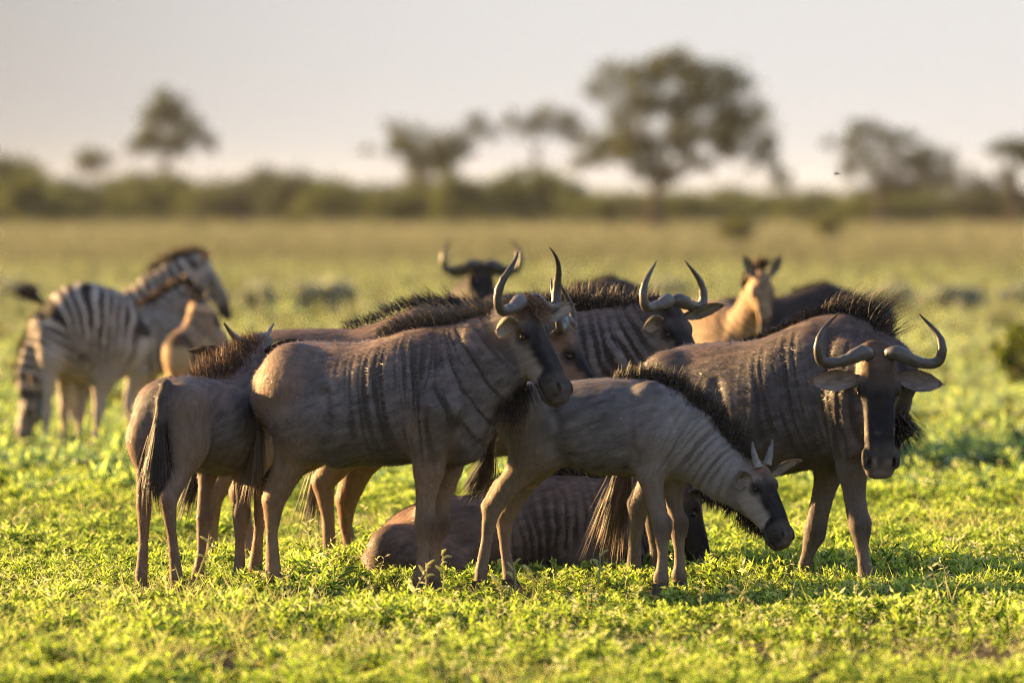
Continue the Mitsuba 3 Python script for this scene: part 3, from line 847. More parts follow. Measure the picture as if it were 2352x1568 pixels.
Fa.skin(0.008, wild_painter((0.55, 1.3), 0.042, amount=0.1, grey=(0.15, 0.145, 0.157), red=(0.11, 0.092, 0.086), leg=(0.18, 0.142, 0.115), cheek=(0.28, 0.245, 0.215), fore=(0.15, 0.095, 0.065), strength=0.6, seed=8, pale_neck=0.75, fold=0.005))
Fa.start("greyish young wildebeest in front with lowered head and two short spike horns", "wildebeest", "wildebeest standing in the front group")
Fa.body(17000, 0.016)
Fa.hooves()
Fa.eyes(1.12)
for a, b_, dpt in (((1737, 1062), (1728, 1014), -0.06), ((1765, 1056), (1774, 1010), 0.02)):
    P = [Fa.p(*a) + Fa.vec(0, 0, dpt), Fa.p(a[0] * 0.55 + b_[0] * 0.45 - (2 if dpt < 0 else -1), a[1] * 0.55 + b_[1] * 0.45) + Fa.vec(0, 0, dpt), Fa.p(*b_) + Fa.vec(0, 0, dpt)]
    P = [P[0] + (P[0] - P[1]) * 0.5] + P
    Fa.horn_mesh(P, np.array([0.024, 0.02, 0.014, 0.005]), (0.2, 0.195, 0.19), (0.19, 0.185, 0.18))
hair = [Fa.ear(-1, (0.1, -0.9, -0.3), (0.6, -0.8, 0.3), L=0.15, W=0.15, cup=0.75, base=(0.12, 0.12, -0.06), inner=(0.2, 0.165, 0.14), outer=(0.1, 0.085, 0.075)), Fa.ear(1, (-0.25, 1, 0.2), (0.9, 0.25, 0.4), L=0.34, W=0.13, base=(0.1, 0.12, -0.03), inner=(0.2, 0.185, 0.17))]
Fa.part("ear_hair", *join(hair), "hair")
Fa.mane("mane", [(1408, 872, 16), (1440, 868, 30), (1500, 874, 40), (1550, 899, 46), (1600, 936, 52), (1650, 978, 56), (1690, 1016, 50), (1715, 1044, 32), (1728, 1056, 16)], 6500, dirpx=(0.35, -1), bend=(0.3, 0, 0.2), bendk=0.2, col=(0.022, 0.019, 0.018), tip=(0.06, 0.05, 0.043), tufts=200, spread=0.026, jit=0.1, width=0.0024, curl=0.06)
Fa.mane("beard", [(1600, 1128, 22), (1632, 1140, 34), (1655, 1146, 30), (1690, 1158, 44), (1718, 1188, 40), (1742, 1208, 30), (1758, 1222, 16)], 800, dirpx=(-0.25, 1), bend=(0.2, 0, -0.5), bendk=0.3, col=(0.02, 0.016, 0.015), tip=(0.07, 0.045, 0.03), tufts=40, spread=0.014)
Fa.tail_hair()

# --- the bull at the right that looks at the camera
E = Beast("wildebeest", 1990, 1352, -30, 14)
E.trunk([(1508, 836, 1000, 0.17), (1530, 812, 1030, 0.205), (1570, 795, 1050, 0.24), (1640, 787, 1078, 0.265), (1710, 784, 1092, 0.28), (1760, 775, 1094, 0.28), (1800, 760, 1090, 0.275), (1850, 738, 1080, 0.255), (1900, 724, 1075, 0.235), (1950, 724, 1075, 0.205), (1985, 740, 1040, 0.17)], 0.075, 0.08)
E.neck([(1940, 860, 118), (1985, 865, 104), (2015, 868, 88), (2040, 860, 70)], sq=1.6)
E.cone(E.p(1965, 1020), E.p(2000, 960), 0.12, 0.13, 1.2, 0.06, "trunk")
E.head(E.p(2014, 806) + E.vec(0, 0, -0.25), -85, 77, -3, 0.58, wide=0.95)
E.fore([(1958, 960, 66), (1958, 1072, 37), (1963, 1140, 27), (1974, 1210, 23.5), (1981, 1268, 16), (1990, 1325, 17), (1993, 1350, 18)], -0.12)
E.fore([(1915, 1000, 58), (1905, 1080, 35), (1892, 1130, 28), (1871, 1217, 23.5), (1854, 1280, 16.5), (1834, 1330, 16), (1826, 1352, 18)], 0.12)
E.hind([(1550, 930, 92), (1570, 1020, 62), (1505, 1100, 38), (1466, 1160, 25), (1458, 1240, 17), (1456, 1310, 18), (1460, 1332, 20)], -0.12)
E.hind([(1570, 940, 88), (1592, 1030, 52), (1535, 1110, 31), (1494, 1160, 22), (1502, 1240, 15), (1512, 1305, 16), (1514, 1325, 18)], 0.12)
E.muscle([(1945, 830, 50, -0.15), (1945, 920, 66, -0.2), (1955, 1010, 46, -0.18)], 0.035)
E.muscle([(1535, 880, 75, -0.15), (1560, 970, 80, -0.19), (1575, 1030, 48, -0.17)], 0.045)
E.tail([(1506, 850, 16), (1470, 890, 13), (1450, 970, 11), (1435, 1050, 9)], [(1436, 1040), (1425, 1110), (1410, 1180), (1395, 1262)], 1100, (0.03, 0.024, 0.021), (0.12, 0.08, 0.055), -0.1, spread=0.03)
E.crease([(1880, 860, -0.29), (1885, 960, -0.3), (1905, 1045, -0.26)], 0.022, 0.05)
E.crease([(1640, 880, -0.28), (1655, 960, -0.28), (1650, 1040, -0.25)], 0.016, 0.05)
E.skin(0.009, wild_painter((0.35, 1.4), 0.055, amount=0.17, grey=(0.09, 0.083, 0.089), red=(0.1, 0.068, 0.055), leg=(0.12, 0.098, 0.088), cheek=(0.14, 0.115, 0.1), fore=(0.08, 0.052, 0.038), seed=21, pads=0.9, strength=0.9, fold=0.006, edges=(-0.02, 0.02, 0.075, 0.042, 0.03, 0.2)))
E.start("dark bull wildebeest at the right of the group with wide curved horns, facing the camera", "wildebeest", "wildebeest standing in the front group")
E.body()
E.hooves()
E.eyes(0.97)
E.horns(0.318, 0.205, -0.19, 0.055, 0.04, 0.04, gap=0.065)
hair = [E.ear(-1, (0.03, -1, -0.15), (-0.1, 0.3, 1), L=0.27, W=0.118, base=(0.13, 0.085, -0.05), inner=(0.22, 0.18, 0.16)), E.ear(1, (0.1, 1, -0.15), (-0.1, -0.3, 1), L=0.27, W=0.118, base=(0.12, 0.085, -0.05), inner=(0.2, 0.165, 0.15))]
E.part("ear_hair", *join(hair), "hair")
E.mane("crest", [(1712, 783, 8), (1760, 772, 16), (1810, 752, 20), (1860, 728, 24), (1900, 718, 30)], 1500, dirpx=(-0.7, -0.6), bend=(-1, 0, -0.3), bendk=0.8, col=(0.03, 0.025, 0.023), tufts=40, spread=0.012)
E.mane("mane", [(1885, 718, 40), (1930, 718, 62), (1965, 728, 85), (1995, 748, 105), (2018, 772, 112), (2032, 795, 90)], 1000, dirpx=(0.28, -1), bend=(1.0, -0.3, -0.4), bendk=0.95, col=(0.025, 0.02, 0.019), tip=(0.06, 0.045, 0.036), tufts=46, spread=0.02, jit=0.07, curl=0.15, width=0.003)
E.mane("beard", [(2046, 960, 80), (2064, 965, 85), (2075, 950, 80)], 420, lat=0.0, dirpx=(0.35, 1, -0.1), bend=(0.8, 0, -0.6), bendk=0.5, col=(0.018, 0.015, 0.014), tufts=10, spread=0.03)
E.mane("forelock", [(1992, 800, 18), (2014, 796, 24), (2036, 800, 18)], 700, dirpx=(0.1, 0.1, -0.8), bend=(0, -0.3, -1), bendk=0.6, col=(0.12, 0.07, 0.045), tip=(0.2, 0.12, 0.08), tufts=30, spread=0.035, width=0.003)
E.tail_hair()

# --- the two grown animals behind the middle one
B = Beast("wildebeest", 1000, 1325, -10, 15, D=43.3)
B.trunk([(568, 800, 985, 0.17), (590, 770, 1010, 0.21), (640, 757, 1030, 0.24), (720, 755, 1055, 0.26), (800, 755, 1062, 0.27), (860, 742, 1062, 0.265), (920, 718, 1058, 0.25), (970, 702, 1052, 0.235), (1020, 702, 1048, 0.21), (1070, 716, 1030, 0.18)], 0.07, 0.08)
B.neck([(1060, 840, 110), (1130, 820, 100), (1200, 800, 88), (1255, 785, 68)], sq=1.7)
B.head(B.p(1290, 738), -10, 58, 0, 0.53)
B.fore([(1010, 960, 62), (1005, 1060, 34), (1000, 1140, 22), (998, 1195, 21), (996, 1260, 14), (998, 1315, 16), (1000, 1335, 18)], -0.12)
B.fore([(1040, 960, 58), (1032, 1060, 32), (1024, 1140, 20), (1022, 1195, 19), (1018, 1260, 13), (1018, 1310, 15), (1020, 1330, 17)], 0.12)
B.hind([(620, 900, 92), (640, 1000, 62), (585, 1075, 36), (551, 1135, 23), (566, 1210, 16), (580, 1292, 16.5), (584, 1330, 18)], -0.12)
B.hind([(610, 920, 86), (600, 1010, 56), (530, 1080, 32), (490, 1140, 21), (488, 1222, 14.5), (486, 1300, 16), (488, 1325, 18)], 0.11)
B.tail([(570, 830, 16), (535, 900, 13), (500, 980, 10), (470, 1050, 8)], [(474, 1030), (450, 1090), (424, 1185)], 600, lat=0.0, spread=0.018)
B.skin(0.011, wild_painter((0.5, 1.4), 0.075, grey=(0.075, 0.062, 0.06), cheek=(0.17, 0.115, 0.085), fore=(0.17, 0.095, 0.055), seed=31))
B.start("wildebeest mostly hidden behind the middle one, its back and brown forehead showing", "wildebeest", "wildebeest standing in the front group")
B.body(9000)
B.hooves()
B.eyes()
B.horns(0.26, 0.12, -0.235, 0.05, 0.037, 0.10)
B.part("ear_hair", *join([B.ear(-1, (-0.2, -1, 0), (1, -0.2, 0)), B.ear(1, (-0.2, 1, 0), (1, 0.2, 0))]), "hair")
B.mane("mane", [(795, 752, 12), (850, 738, 18), (900, 716, 24), (950, 700, 34), (1000, 697, 45), (1060, 706, 50), (1130, 715, 45), (1220, 725, 36)], 1500, dirpx=(-0.6, -0.8), bend=(-1, 0, -0.4), bendk=0.6, tufts=50, col=(0.025, 0.02, 0.02))
B.tail_hair()

C = Beast("wildebeest", 770, 1310, -13, 16, D=44.3)
C.trunk([(760, 815, 985, 0.17), (785, 785, 1010, 0.21), (840, 768, 1035, 0.24), (920, 765, 1055, 0.265), (1000, 758, 1060, 0.27), (1080, 740, 1055, 0.26), (1150, 716, 1048, 0.245), (1220, 706, 1035, 0.225), (1275, 712, 1010, 0.19)], 0.07, 0.08)
C.neck([(1265, 830, 112), (1340, 820, 100), (1410, 800, 88), (1470, 768, 66), (1505, 745, 50)], sq=1.7)
C.head(C.p(1540, 690), -38, 60, 0, 0.52)
C.fore([(1255, 960, 60), (1250, 1060, 34), (1250, 1140, 22), (1252, 1190, 20), (1254, 1250, 14), (1256, 1295, 16), (1258, 1315, 17)], -0.12)
C.fore([(1280, 960, 58), (1285, 1060, 32), (1290, 1140, 20), (1292, 1190, 19), (1290, 1250, 13), (1292, 1290, 15), (1294, 1310, 16)], 0.12)
C.hind([(800, 900, 92), (818, 1000, 60), (772, 1065, 36), (742, 1108, 25), (754, 1190, 16.5), (758, 1270, 16), (763, 1312, 18)], -0.12)
C.hind([(830, 920, 86), (850, 1015, 52), (818, 1085, 36), (796, 1150, 24), (794, 1205, 17), (812, 1285, 16), (822, 1312, 18)], 0.12)
C.tail([(765, 850, 15), (735, 900, 13), (735, 980, 11), (738, 1040, 10)], [(738, 1010), (732, 1080), (722, 1150), (708, 1240)], 320, (0.05, 0.042, 0.038), (0.09, 0.075, 0.06), 0.0, spread=0.032, flare=0.06)
C.skin(0.011, wild_painter((0.75, 1.62), 0.06, grey=(0.155, 0.145, 0.15), cheek=(0.16, 0.134, 0.118), fore=(0.02, 0.017, 0.016), seed=41, strength=0.95, fold=0.012, amount=0.2, regular=0.42))
C.start("wildebeest with boldly striped neck and curved horns, looking over the back of the grazing one", "wildebeest", "wildebeest standing in the front group")
C.body(9000)
C.hooves()
C.eyes()
C.horns(0.30, 0.145, -0.205, 0.045, 0.044, 0.12, boss=(0.075, 0.065, 0.06), col=(0.09, 0.08, 0.068), gap=0.03)
C.part("ear_hair", *join([C.ear(-1, (0.05, -1, -0.22), (0.85, -0.2, 0.5), W=0.115, L=0.165, base=(0.12, 0.1, -0.05), outer=(0.3, 0.24, 0.17), inner=(0.3, 0.24, 0.17), cup=0.75), C.ear(1, (-0.1, 1, 0.22), (1, 0.1, 0.4), L=0.36, W=0.125, base=(0.1, 0.11, -0.03), outer=(0.03, 0.025, 0.022), inner=(0.17, 0.145, 0.12))]), "hair")
C.mane("mane", [(1230, 706, 40), (1290, 712, 62), (1330, 714, 66), (1380, 716, 64), (1430, 714, 60), (1480, 706, 46), (1515, 695, 28)], 1500, dirpx=(-0.15, -1), bend=(1, 0, -0.3), bendk=0.45, col=(0.03, 0.024, 0.022), tip=(0.08, 0.06, 0.05), tufts=60)
C.tail_hair()

# --- the one lying down
G = Beast("wildebeest", 1100, 1330, 14, 17, D=42.95)
G.trunk([(868, 1250, 1345, 0.17), (890, 1205, 1350, 0.24), (930, 1170, 1352, 0.3), (985, 1148, 1352, 0.33), (1050, 1140, 1352, 0.345), (1120, 1128, 1352, 0.34), (1190, 1104, 1352, 0.32), (1260, 1090, 1352, 0.3), (1330, 1092, 1350, 0.27), (1400, 1108, 1345, 0.23), (1440, 1130, 1330, 0.19)], 0.08, 0.08)
G.neck([(1400, 1205, 95), (1450, 1180, 88), (1510, 1160, 72), (1550, 1140, 56)], sq=1.5)
G.head(G.p(1590, 1100), 8, 76, 0, 0.5)
G.cone(G.p(1005, 1172, -0.2), G.p(1080, 1190, -0.22), 0.1, 0.08, 1.0, 0.08, "trunk")
G.chain([(905, 1265, 62, -0.24), (985, 1290, 52, -0.34), (1060, 1318, 32, -0.38)], 0, 1.2, 0.08, "trunk")
G.chain([(1060, 1318, 30, -0.38), (975, 1338, 16, -0.42), (915, 1345, 13, -0.42)], 0, 1.0, 0.03, "leg", hoof=True)
G.chain([(1390, 1240, 60, -0.2), (1330, 1300, 36, -0.28), (1440, 1325, 18, -0.3), (1370, 1345, 13, -0.32)], 0, 1.1, 0.04, "leg", hoof=True)
G.chain([(1400, 1240, 50, 0.2), (1350, 1310, 32, 0.28), (1460, 1330, 17, 0.28), (1400, 1345, 13, 0.3)], 0, 1.1, 0.04, "leg", hoof=True)
G.tail([(872, 1240, 15), (850, 1290, 13), (862, 1320, 11)], [(862, 1262, -0.1), (868, 1295, -0.16), (890, 1340, -0.2)], 500, (0.02, 0.017, 0.016), lat=0.0, spread=0.02)
G.skin(0.01, wild_painter((0.3, 1.5), 0.05, grey=(0.105, 0.08, 0.074), red=(0.13, 0.076, 0.053), leg=(0.07, 0.048, 0.038), cheek=(0.022, 0.019, 0.019), fore=(0.018, 0.015, 0.015), seed=51, strength=0.95, amount=0.2, fold=0.012, regular=0.35))
G.start("brown wildebeest lying on the ground behind the legs of the grazing one", "wildebeest")
G.body(9000)
G.hooves()
G.eyes()
G.horns(0.28, 0.14, -0.2, 0.05, 0.045, 0.1)
G.part("ear_hair", *join([G.ear(-1, (-0.2, -1, 0), (1, -0.2, 0)), G.ear(1, (-0.2, 1, 0), (1, 0.2, 0))]), "hair")
G.mane("mane", [(1100, 1128, 14), (1140, 1112, 26), (1200, 1095, 36), (1270, 1085, 36), (1350, 1092, 36), (1430, 1110, 40), (1500, 1100, 40)], 2000, dirpx=(-0.3, -1), bend=(0.2, -0.7, -0.8), bendk=0.9, tufts=40)
G.tail_hair()


# ================================================================== animals farther back
def far_wildebeest(u, D, psi, head_yaw, head_pitch, label, seed, head_up=0.0, key="wildebeest", group="wildebeest far behind the group", scale=1.0):
    b = Beast(key, u, 700, psi, seed, D=D)
    k = scale
    b.trunk_m([(-0.62 * k, 1.06 * k, 0.72 * k, 0.15), (-0.55 * k, 1.15 * k, 0.66 * k, 0.2), (-0.4 * k, 1.19 * k, 0.62 * k, 0.24), (-0.1 * k, 1.19 * k, 0.57 * k, 0.27), (0.2 * k, 1.26 * k, 0.57 * k, 0.26), (0.4 * k, 1.3 * k, 0.6 * k, 0.22), (0.55 * k, 1.24 * k, 0.68 * k, 0.16)])
    b.spine.append([0.6 * k, 0, 1.0 * k])
    n = [(0.45, 1.02, 0.22), (0.62, 1.1 + head_up * 0.3, 0.18), (0.8, 1.2 + head_up * 0.7, 0.14)]
    P = [np.array([a * k, 0, c * k]) for a, c, _ in n]
    for i in range(2):
        b.cone(P[i], P[i + 1], n[i][2] * k, n[i + 1][2] * k, 1.6, 0.06, "neck")
    b.spine += [list(p) for p in P]
    b.head(np.array([0.88 * k, 0, (1.3 + head_up) * k]), head_yaw, head_pitch, 0, 0.55 * k)
    for s, l, fore in ((0.4, 0.12, 1), (0.43, -0.12, 1), (-0.5, 0.13, 0), (-0.45, -0.13, 0)):
        pts = [(s, 0.8, 0.14), (s - 0.02, 0.58, 0.075), (s, 0.37, 0.05), (s, 0.2, 0.033), (s, 0.07, 0.037), (s + 0.02, 0.0, 0.04)] if fore else \
              [(s, 0.9, 0.2), (s + 0.1, 0.68, 0.12), (s - 0.06, 0.45, 0.055), (s - 0.04, 0.25, 0.035), (s, 0.07, 0.037), (s + 0.02, 0.0, 0.04)]
        Q = [np.array([a * k, l, c * k]) for a, c, _ in pts]
        for i in range(len(Q) - 1):
            b.cone(Q[i], Q[i + 1], pts[i][2] * k, pts[i + 1][2] * k, 1.1, 0.03, "leg")
        b.hoof_at.append((Q[-1], 0.04 * k))
    b.skin(0.022, wild_painter(grey=(0.024, 0.021, 0.023), red=(0.032, 0.025, 0.024), leg=(0.034, 0.026, 0.023), cheek=(0.03, 0.025, 0.024), fore=(0.05, 0.03, 0.025), seed=seed, fold=0))
    b.start(label, "wildebeest", group)
    b.body(0)
    b.hooves()
    b.eyes()
    b.horns(0.32, 0.24, -0.2, 0.05, 0.05, 0.08, col=(0.045, 0.038, 0.032), boss=(0.04, 0.034, 0.03))
    for e in (-1, 1):
        b.ear(e, (0.05, e, -0.1), (1, 0, 0.3))
    b.mane("mane", [], 0) if False else None
    x = np.linspace(0.1, 0.85, 700)
    base = np.stack([x * k, 0 * x, np.interp(x, [0.1, 0.4, 0.6, 0.85], [1.2, 1.27, 1.22 + 0.35 * head_up, 1.24 + head_up]) * k], 1)
    b.part("mane", *strands(base, np.tile([-0.3, 0, 1.0], (700, 1)), 0.07, 0.012, (0.025, 0.02, 0.02), rng=b.rng, seg=3), "hair")
    base = np.tile([-0.68 * k, 0, 1.0 * k], (200, 1)) + b.rng.normal(size=(200, 3)) * 0.015
    b.part("tail_tuft", *strands(base, np.tile([-0.15, 0, -1.0], (200, 1)), 0.75, 0.012, (0.025, 0.02, 0.02), rng=b.rng, seg=4), "hair")
    return b


far_wildebeest(1080, 66.0, -84, -88, 68, "far wildebeest facing the camera with wide horns, above the back of the middle one", 61, head_up=0.1)
far_wildebeest(1290, 62.5, 6, 10, 60, "blurred brown wildebeest whose back shows behind the striped-necked one", 62, head_up=-0.55, scale=1.02)
far_wildebeest(1795, 67.0, 8, 5, 60, "dark wildebeest standing behind the zebra that faces the camera", 63, head_up=-0.3, scale=0.95)


def zebra_parts(b, label, mane, group="zebras grazing and standing at the left", tail=True, ears=True, foal=False, seed=1, period=0.062):
    b.skin(0.017, zebra_painter(period, seed, foal))
    b.start(label, "zebra", group)
    b.body(0)
    b.hooves()
    if hasattr(b, "M"):
        b.eyes()
        for e in (-1, 1):
            b.ear(e, (-0.8, e * 0.5, 0.3), (0.3, e * 0.4, 0.8), L=0.24, W=0.11, base=(0.03, 0.065, -0.01), outer=(0.1, 0.08, 0.065), inner=(0.16, 0.13, 0.11))
    if mane:
        b.mane("mane", mane[0], 900, dirpx=mane[1], bend=(0, 0, 0), bendk=0.05, width=0.012, col=(0.04, 0.03, 0.025), tip=(0.09, 0.055, 0.035), spread=0.02, seg=3)
    b.tail_hair()


Z1 = Beast("zebra", 175, 1036, 200, 71)
Z1.trunk([(318, 725, 835, 0.17), (302, 690, 860, 0.22), (270, 668, 872, 0.26), (235, 655, 878, 0.28), (195, 648, 878, 0.28), (150, 658, 872, 0.25), (115, 685, 855, 0.2), (92, 720, 825, 0.15)])
Z1.neck([(120, 775, 62), (95, 820, 48), (78, 860, 40), (70, 890, 32)], sq=1.5, k=0.05)
Z1.head(Z1.p(54, 893), 205, 78, 0, 0.47, zebra=True)
Z1.fore([(120, 820, 32), (112, 870, 18), (108, 920, 12), (107, 950, 11), (106, 985, 8), (105, 1015, 9), (104, 1025, 10)], 0.13)
Z1.fore([(140, 820, 30), (146, 870, 17), (148, 920, 11), (148, 950, 10), (147, 985, 8), (147, 1008, 9), (147, 1018, 10)], -0.13)
Z1.hind([(265, 800, 52), (240, 860, 30), (228, 910, 16), (226, 945, 12), (221, 985, 8.5), (217, 1018, 9), (215, 1028, 10)], 0.13)
Z1.hind([(230, 800, 50), (205, 860, 28), (188, 910, 15), (184, 950, 12), (182, 990, 8.5), (180, 1024, 9), (178, 1036, 10)], -0.1)
zebra_parts(Z1, "zebra at the far left with its head down, grazing", ([(130, 690, 16), (85, 740, 22), (62, 800, 24), (52, 850, 22), (46, 885, 18)], (-1, -0.3)), seed=3, period=0.062)

Z2 = Beast("zebra", 200, 1015, -8, 72, D=67.5)
Z2.trunk([(118, 715, 830, 0.17), (140, 690, 850, 0.22), (180, 668, 860, 0.25), (230, 668, 866, 0.26), (280, 672, 862, 0.25), (320, 680, 840, 0.2), (345, 700, 810, 0.15)])
Z2.neck([(320, 725, 66), (362, 682, 56), (402, 650, 50), (445, 622, 42)], sq=1.7, k=0.05)
Z2.head(Z2.p(478, 603), -12, 58, 0, 0.46, zebra=True)
for u, l in ((325, -0.13), (345, 0.13)):
    Z2.fore([(u, 820, 30), (u, 870, 17), (u, 915, 11), (u, 940, 10), (u, 975, 8), (u, 1002, 9), (u + 2, 1012, 10)], l)
for u, l in ((150, -0.13), (170, 0.13)):
    Z2.hind([(u + 10, 800, 50), (u + 15, 850, 30), (u, 905, 15), (u - 5, 930, 11), (u, 970, 8), (u, 1002, 9), (u + 2, 1012, 10)], l)
Z2.tail([(118, 715, 10), (90, 690, 7), (75, 680, 5)], [(95, 690), (65, 672), (40, 668)], 260, width=0.012, spread=0.025)
zebra_parts(Z2, "zebra with raised head and dark crest standing behind the grazing one, facing right", ([(318, 672, 14), (350, 635, 26), (395, 603, 28), (440, 588, 26), (475, 586, 20)], (-0.4, -1)), seed=5, period=0.072)

Z3 = Beast("zebra", 320, 1020, 5, 73, D=65.0)
Z3.trunk([(268, 735, 830, 0.14), (285, 715, 845, 0.18), (320, 705, 858, 0.21), (360, 708, 862, 0.21), (395, 715, 850, 0.17), (415, 735, 830, 0.13)])
Z3.neck([(372, 745, 50), (398, 712, 42), (422, 688, 34), (440, 676, 26)], sq=1.6, k=0.04)
Z3.head(Z3.p(446, 668), 30, 40, 0, 0.36, zebra=True)
for u, l in ((395, -0.1), (405, 0.1)):
    Z3.fore([(u, 820, 26), (u, 870, 14), (u, 915, 10), (u, 945, 9), (u, 985, 7), (u, 1012, 8), (u + 2, 1022, 9)], l)
for u, l in ((300, -0.1), (322, 0.1)):
    Z3.hind([(u + 10, 800, 42), (u + 15, 850, 25), (u, 905, 13), (u - 5, 935, 10), (u, 975, 7.5), (u, 1012, 8), (u + 2, 1022, 9)], l)
zebra_parts(Z3, "smaller zebra with fine stripes between the standing zebra and the lit foal", ([(315, 702, 10), (350, 690, 16), (385, 668, 20), (420, 648, 20), (440, 645, 14)], (-0.5, -1)), seed=8, period=0.055)

Z4 = Beast("zebra_foal", 420, 1025, 62, 74, D=62.0)
o4 = Z4.p(404, 900)[0]
Z4.trunk_m([(o4 + s, Z4.p(404, a)[2], Z4.p(404, c)[2], w_) for s, a, c, w_ in [(0.0, 770, 860, 0.11), (0.06, 758, 885, 0.135), (0.2, 750, 895, 0.145), (0.45, 752, 890, 0.135), (0.6, 752, 870, 0.11)]], 0.06, 0.06)
Z4.neck([(444, 795, 46), (456, 755, 42), (460, 722, 36)], sq=1.4, k=0.04)
Z4.head(Z4.p(460, 686), -66, 60, 0, 0.42, zebra=True, wide=1.2)
for s, l in ((0.03, 0.09), (0.05, -0.09), (0.5, 0.08), (0.52, -0.08)):
    z0 = [0.5, 0.42, 0.3, 0.22, 0.12, 0.03]
    for i in range(5):
        Z4.cone([o4 + s, l, z0[i]], [o4 + s, l, z0[i + 1]], [0.1, 0.06, 0.04, 0.035, 0.026][i], [0.06, 0.04, 0.035, 0.026, 0.03][i], 1.0, 0.03, "leg")
    Z4.hoof_at.append((np.array([o4 + s, l, 0.02]), 0.03))
zebra_parts(Z4, "small zebra foal with sunlit golden rump behind the calf", ([(442, 752, 8), (450, 715, 12), (456, 688, 12)], (-0.6, -0.6)), seed=9, foal=True, period=0.035)

Z5 = Beast("zebra", 1700, 1070, -60, 75, D=60.0)
o5 = Z5.p(1690, 800)[0]
zz = lambda v: Z5.p(1700, v)[2]  # noqa: E731
Z5.trunk_m([(o5 + s, zz(a), zz(c), w_) for s, a, c, w_ in [(-1.05, 730, 900, 0.17), (-0.95, 700, 930, 0.24), (-0.7, 690, 950, 0.29), (-0.35, 690, 955, 0.3), (-0.05, 705, 945, 0.27), (0.12, 730, 900, 0.19)]])
Z5.neck([(1700, 800, 62), (1718, 745, 50), (1734, 700, 42), (1745, 665, 34)], sq=1.35, k=0.06)
Z5.head(Z5.p(1750, 628) + Z5.vec(0, 0, -0.12), -84, 66, 0, 0.46, zebra=True)
for s, l in ((0.0, 0.14), (0.03, -0.14), (-0.9, 0.15), (-0.88, -0.15)):
    z0 = [0.75, 0.58, 0.4, 0.3, 0.15, 0.03]
    for i in range(5):
        Z5.cone([o5 + s, l, z0[i]], [o5 + s, l, z0[i + 1]], [0.15, 0.08, 0.05, 0.045, 0.034][i], [0.08, 0.05, 0.045, 0.034, 0.04][i], 1.0, 0.03, "leg")
    Z5.hoof_at.append((np.array([o5 + s, l, 0.02]), 0.04))
zebra_parts(Z5, "zebra facing the camera with upright ears behind the group, its chest in sunlight", ([(1712, 660, 18), (1730, 630, 22), (1748, 612, 22), (1755, 610, 18)], (0, -1)), group="zebra behind the group", seed=12, foal=True, period=0.05)


# ================================================================== the ground and what grows on it
def ground_col(p, n, uv):
    x, y = p.x, p.y
    a = mikit.fbm(x * 0.05, y * 0.012, 3.0, 3)
    b = mikit.fbm(x * 1.3, y * 0.5, 1.0, 3)
    soil = mikit.mix([0.045, 0.037, 0.028], [0.08, 0.066, 0.042], b)
    green = mikit.mix([0.07, 0.085, 0.018], [0.11, 0.115, 0.028], b)
    tan = mikit.mix([0.13, 0.125, 0.06], [0.105, 0.115, 0.05], a)
    c = mikit.mix(soil, green, mikit.smoothstep(38, 52, y + 8 * (b - 0.5)))
    return mikit.mix(c, tan, mikit.smoothstep(150, 300, y + 160 * (a - 0.5)))


scene["soil"] = {"type": "twosided", "b": {"type": "diffuse", "reflectance": mikit.proc(ground_col)}}
gx, gy = np.meshgrid([-2500.0, -400, -60, -8, 8, 60, 400, 2500], [-300.0, 0, 25, 40, 60, 120, 400, 1500, 4100], indexing="ij")
gi = np.arange(gx.size).reshape(gx.shape)
gf = np.stack([gi[:-1, :-1], gi[1:, :-1], gi[1:, 1:], gi[:-1, 1:]], -1).reshape(-1, 4)
add("ground", (np.stack([gx, gy, 0 * gx], -1).reshape(-1, 3), gf), "soil", False, label="flat open savanna ground of brown soil and dry grass", kind="structure")


def leaf_set(P, d, L, W, up, col, fold=0.3):
    """Leaves of two triangles each, folded along the midrib. P base, d direction, up the face's rough normal."""
    n = len(P)
    d = unit(d)
    s = unit(np.cross(d, up + 1e-6))
    nn = np.cross(s, d)
    L, W = np.broadcast_to(L, (n,))[:, None], np.broadcast_to(W, (n,))[:, None]
    mid = P + d * L * 0.45
    V = np.stack([P, mid + s * W / 2 + nn * W * fold * 0.5, P + d * L - nn * L * 0.12, mid - s * W / 2 + nn * W * fold * 0.5], 1).reshape(-1, 3)
    F = (np.array([[0, 1, 2], [0, 2, 3]])[None] + 4 * np.arange(n)[:, None, None]).reshape(-1, 3)
    C = np.repeat(np.broadcast_to(col, (n, 3)), 4, 0)
    return V, F, C


def herb(rng, h, stems, leaves, L, W, cols, spread=0.5, upright=0.75):
    Vs, Fs, Cs, o = [], [], [], 0
    for _ in range(stems):
        a = rng.uniform(0, 2 * np.pi)
        lean = np.array([math.cos(a), math.sin(a), 0]) * spread * rng.uniform(0.2, 1)
        hh = h * rng.uniform(0.55, 1.05)
        t = np.sort(rng.random(leaves)) ** 0.7
        P = np.stack([lean[0] * hh * t, lean[1] * hh * t, hh * t], 1)
        an = np.arange(leaves) * 2.4 + rng.uniform(0, 6)
        el = upright * (0.1 + 0.9 * t) + rng.normal(0, 0.28, leaves)
        d = np.stack([np.cos(an) * np.cos(el), np.sin(an) * np.cos(el), np.sin(el)], 1)
        ll = L * rng.uniform(0.6, 1.2, leaves) * (1.1 - 0.4 * t)
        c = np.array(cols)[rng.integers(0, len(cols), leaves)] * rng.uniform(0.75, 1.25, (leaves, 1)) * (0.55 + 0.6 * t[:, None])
        v, f, c = leaf_set(P, d, ll, W * ll / L, np.array([0, 0, 1.0]) + 0.5 * rng.normal(size=(leaves, 3)), c)
        Vs.append(v), Fs.append(f + o), Cs.append(c)
        o += len(v)
    return np.vstack(Vs), np.vstack(Fs), np.vstack(Cs)


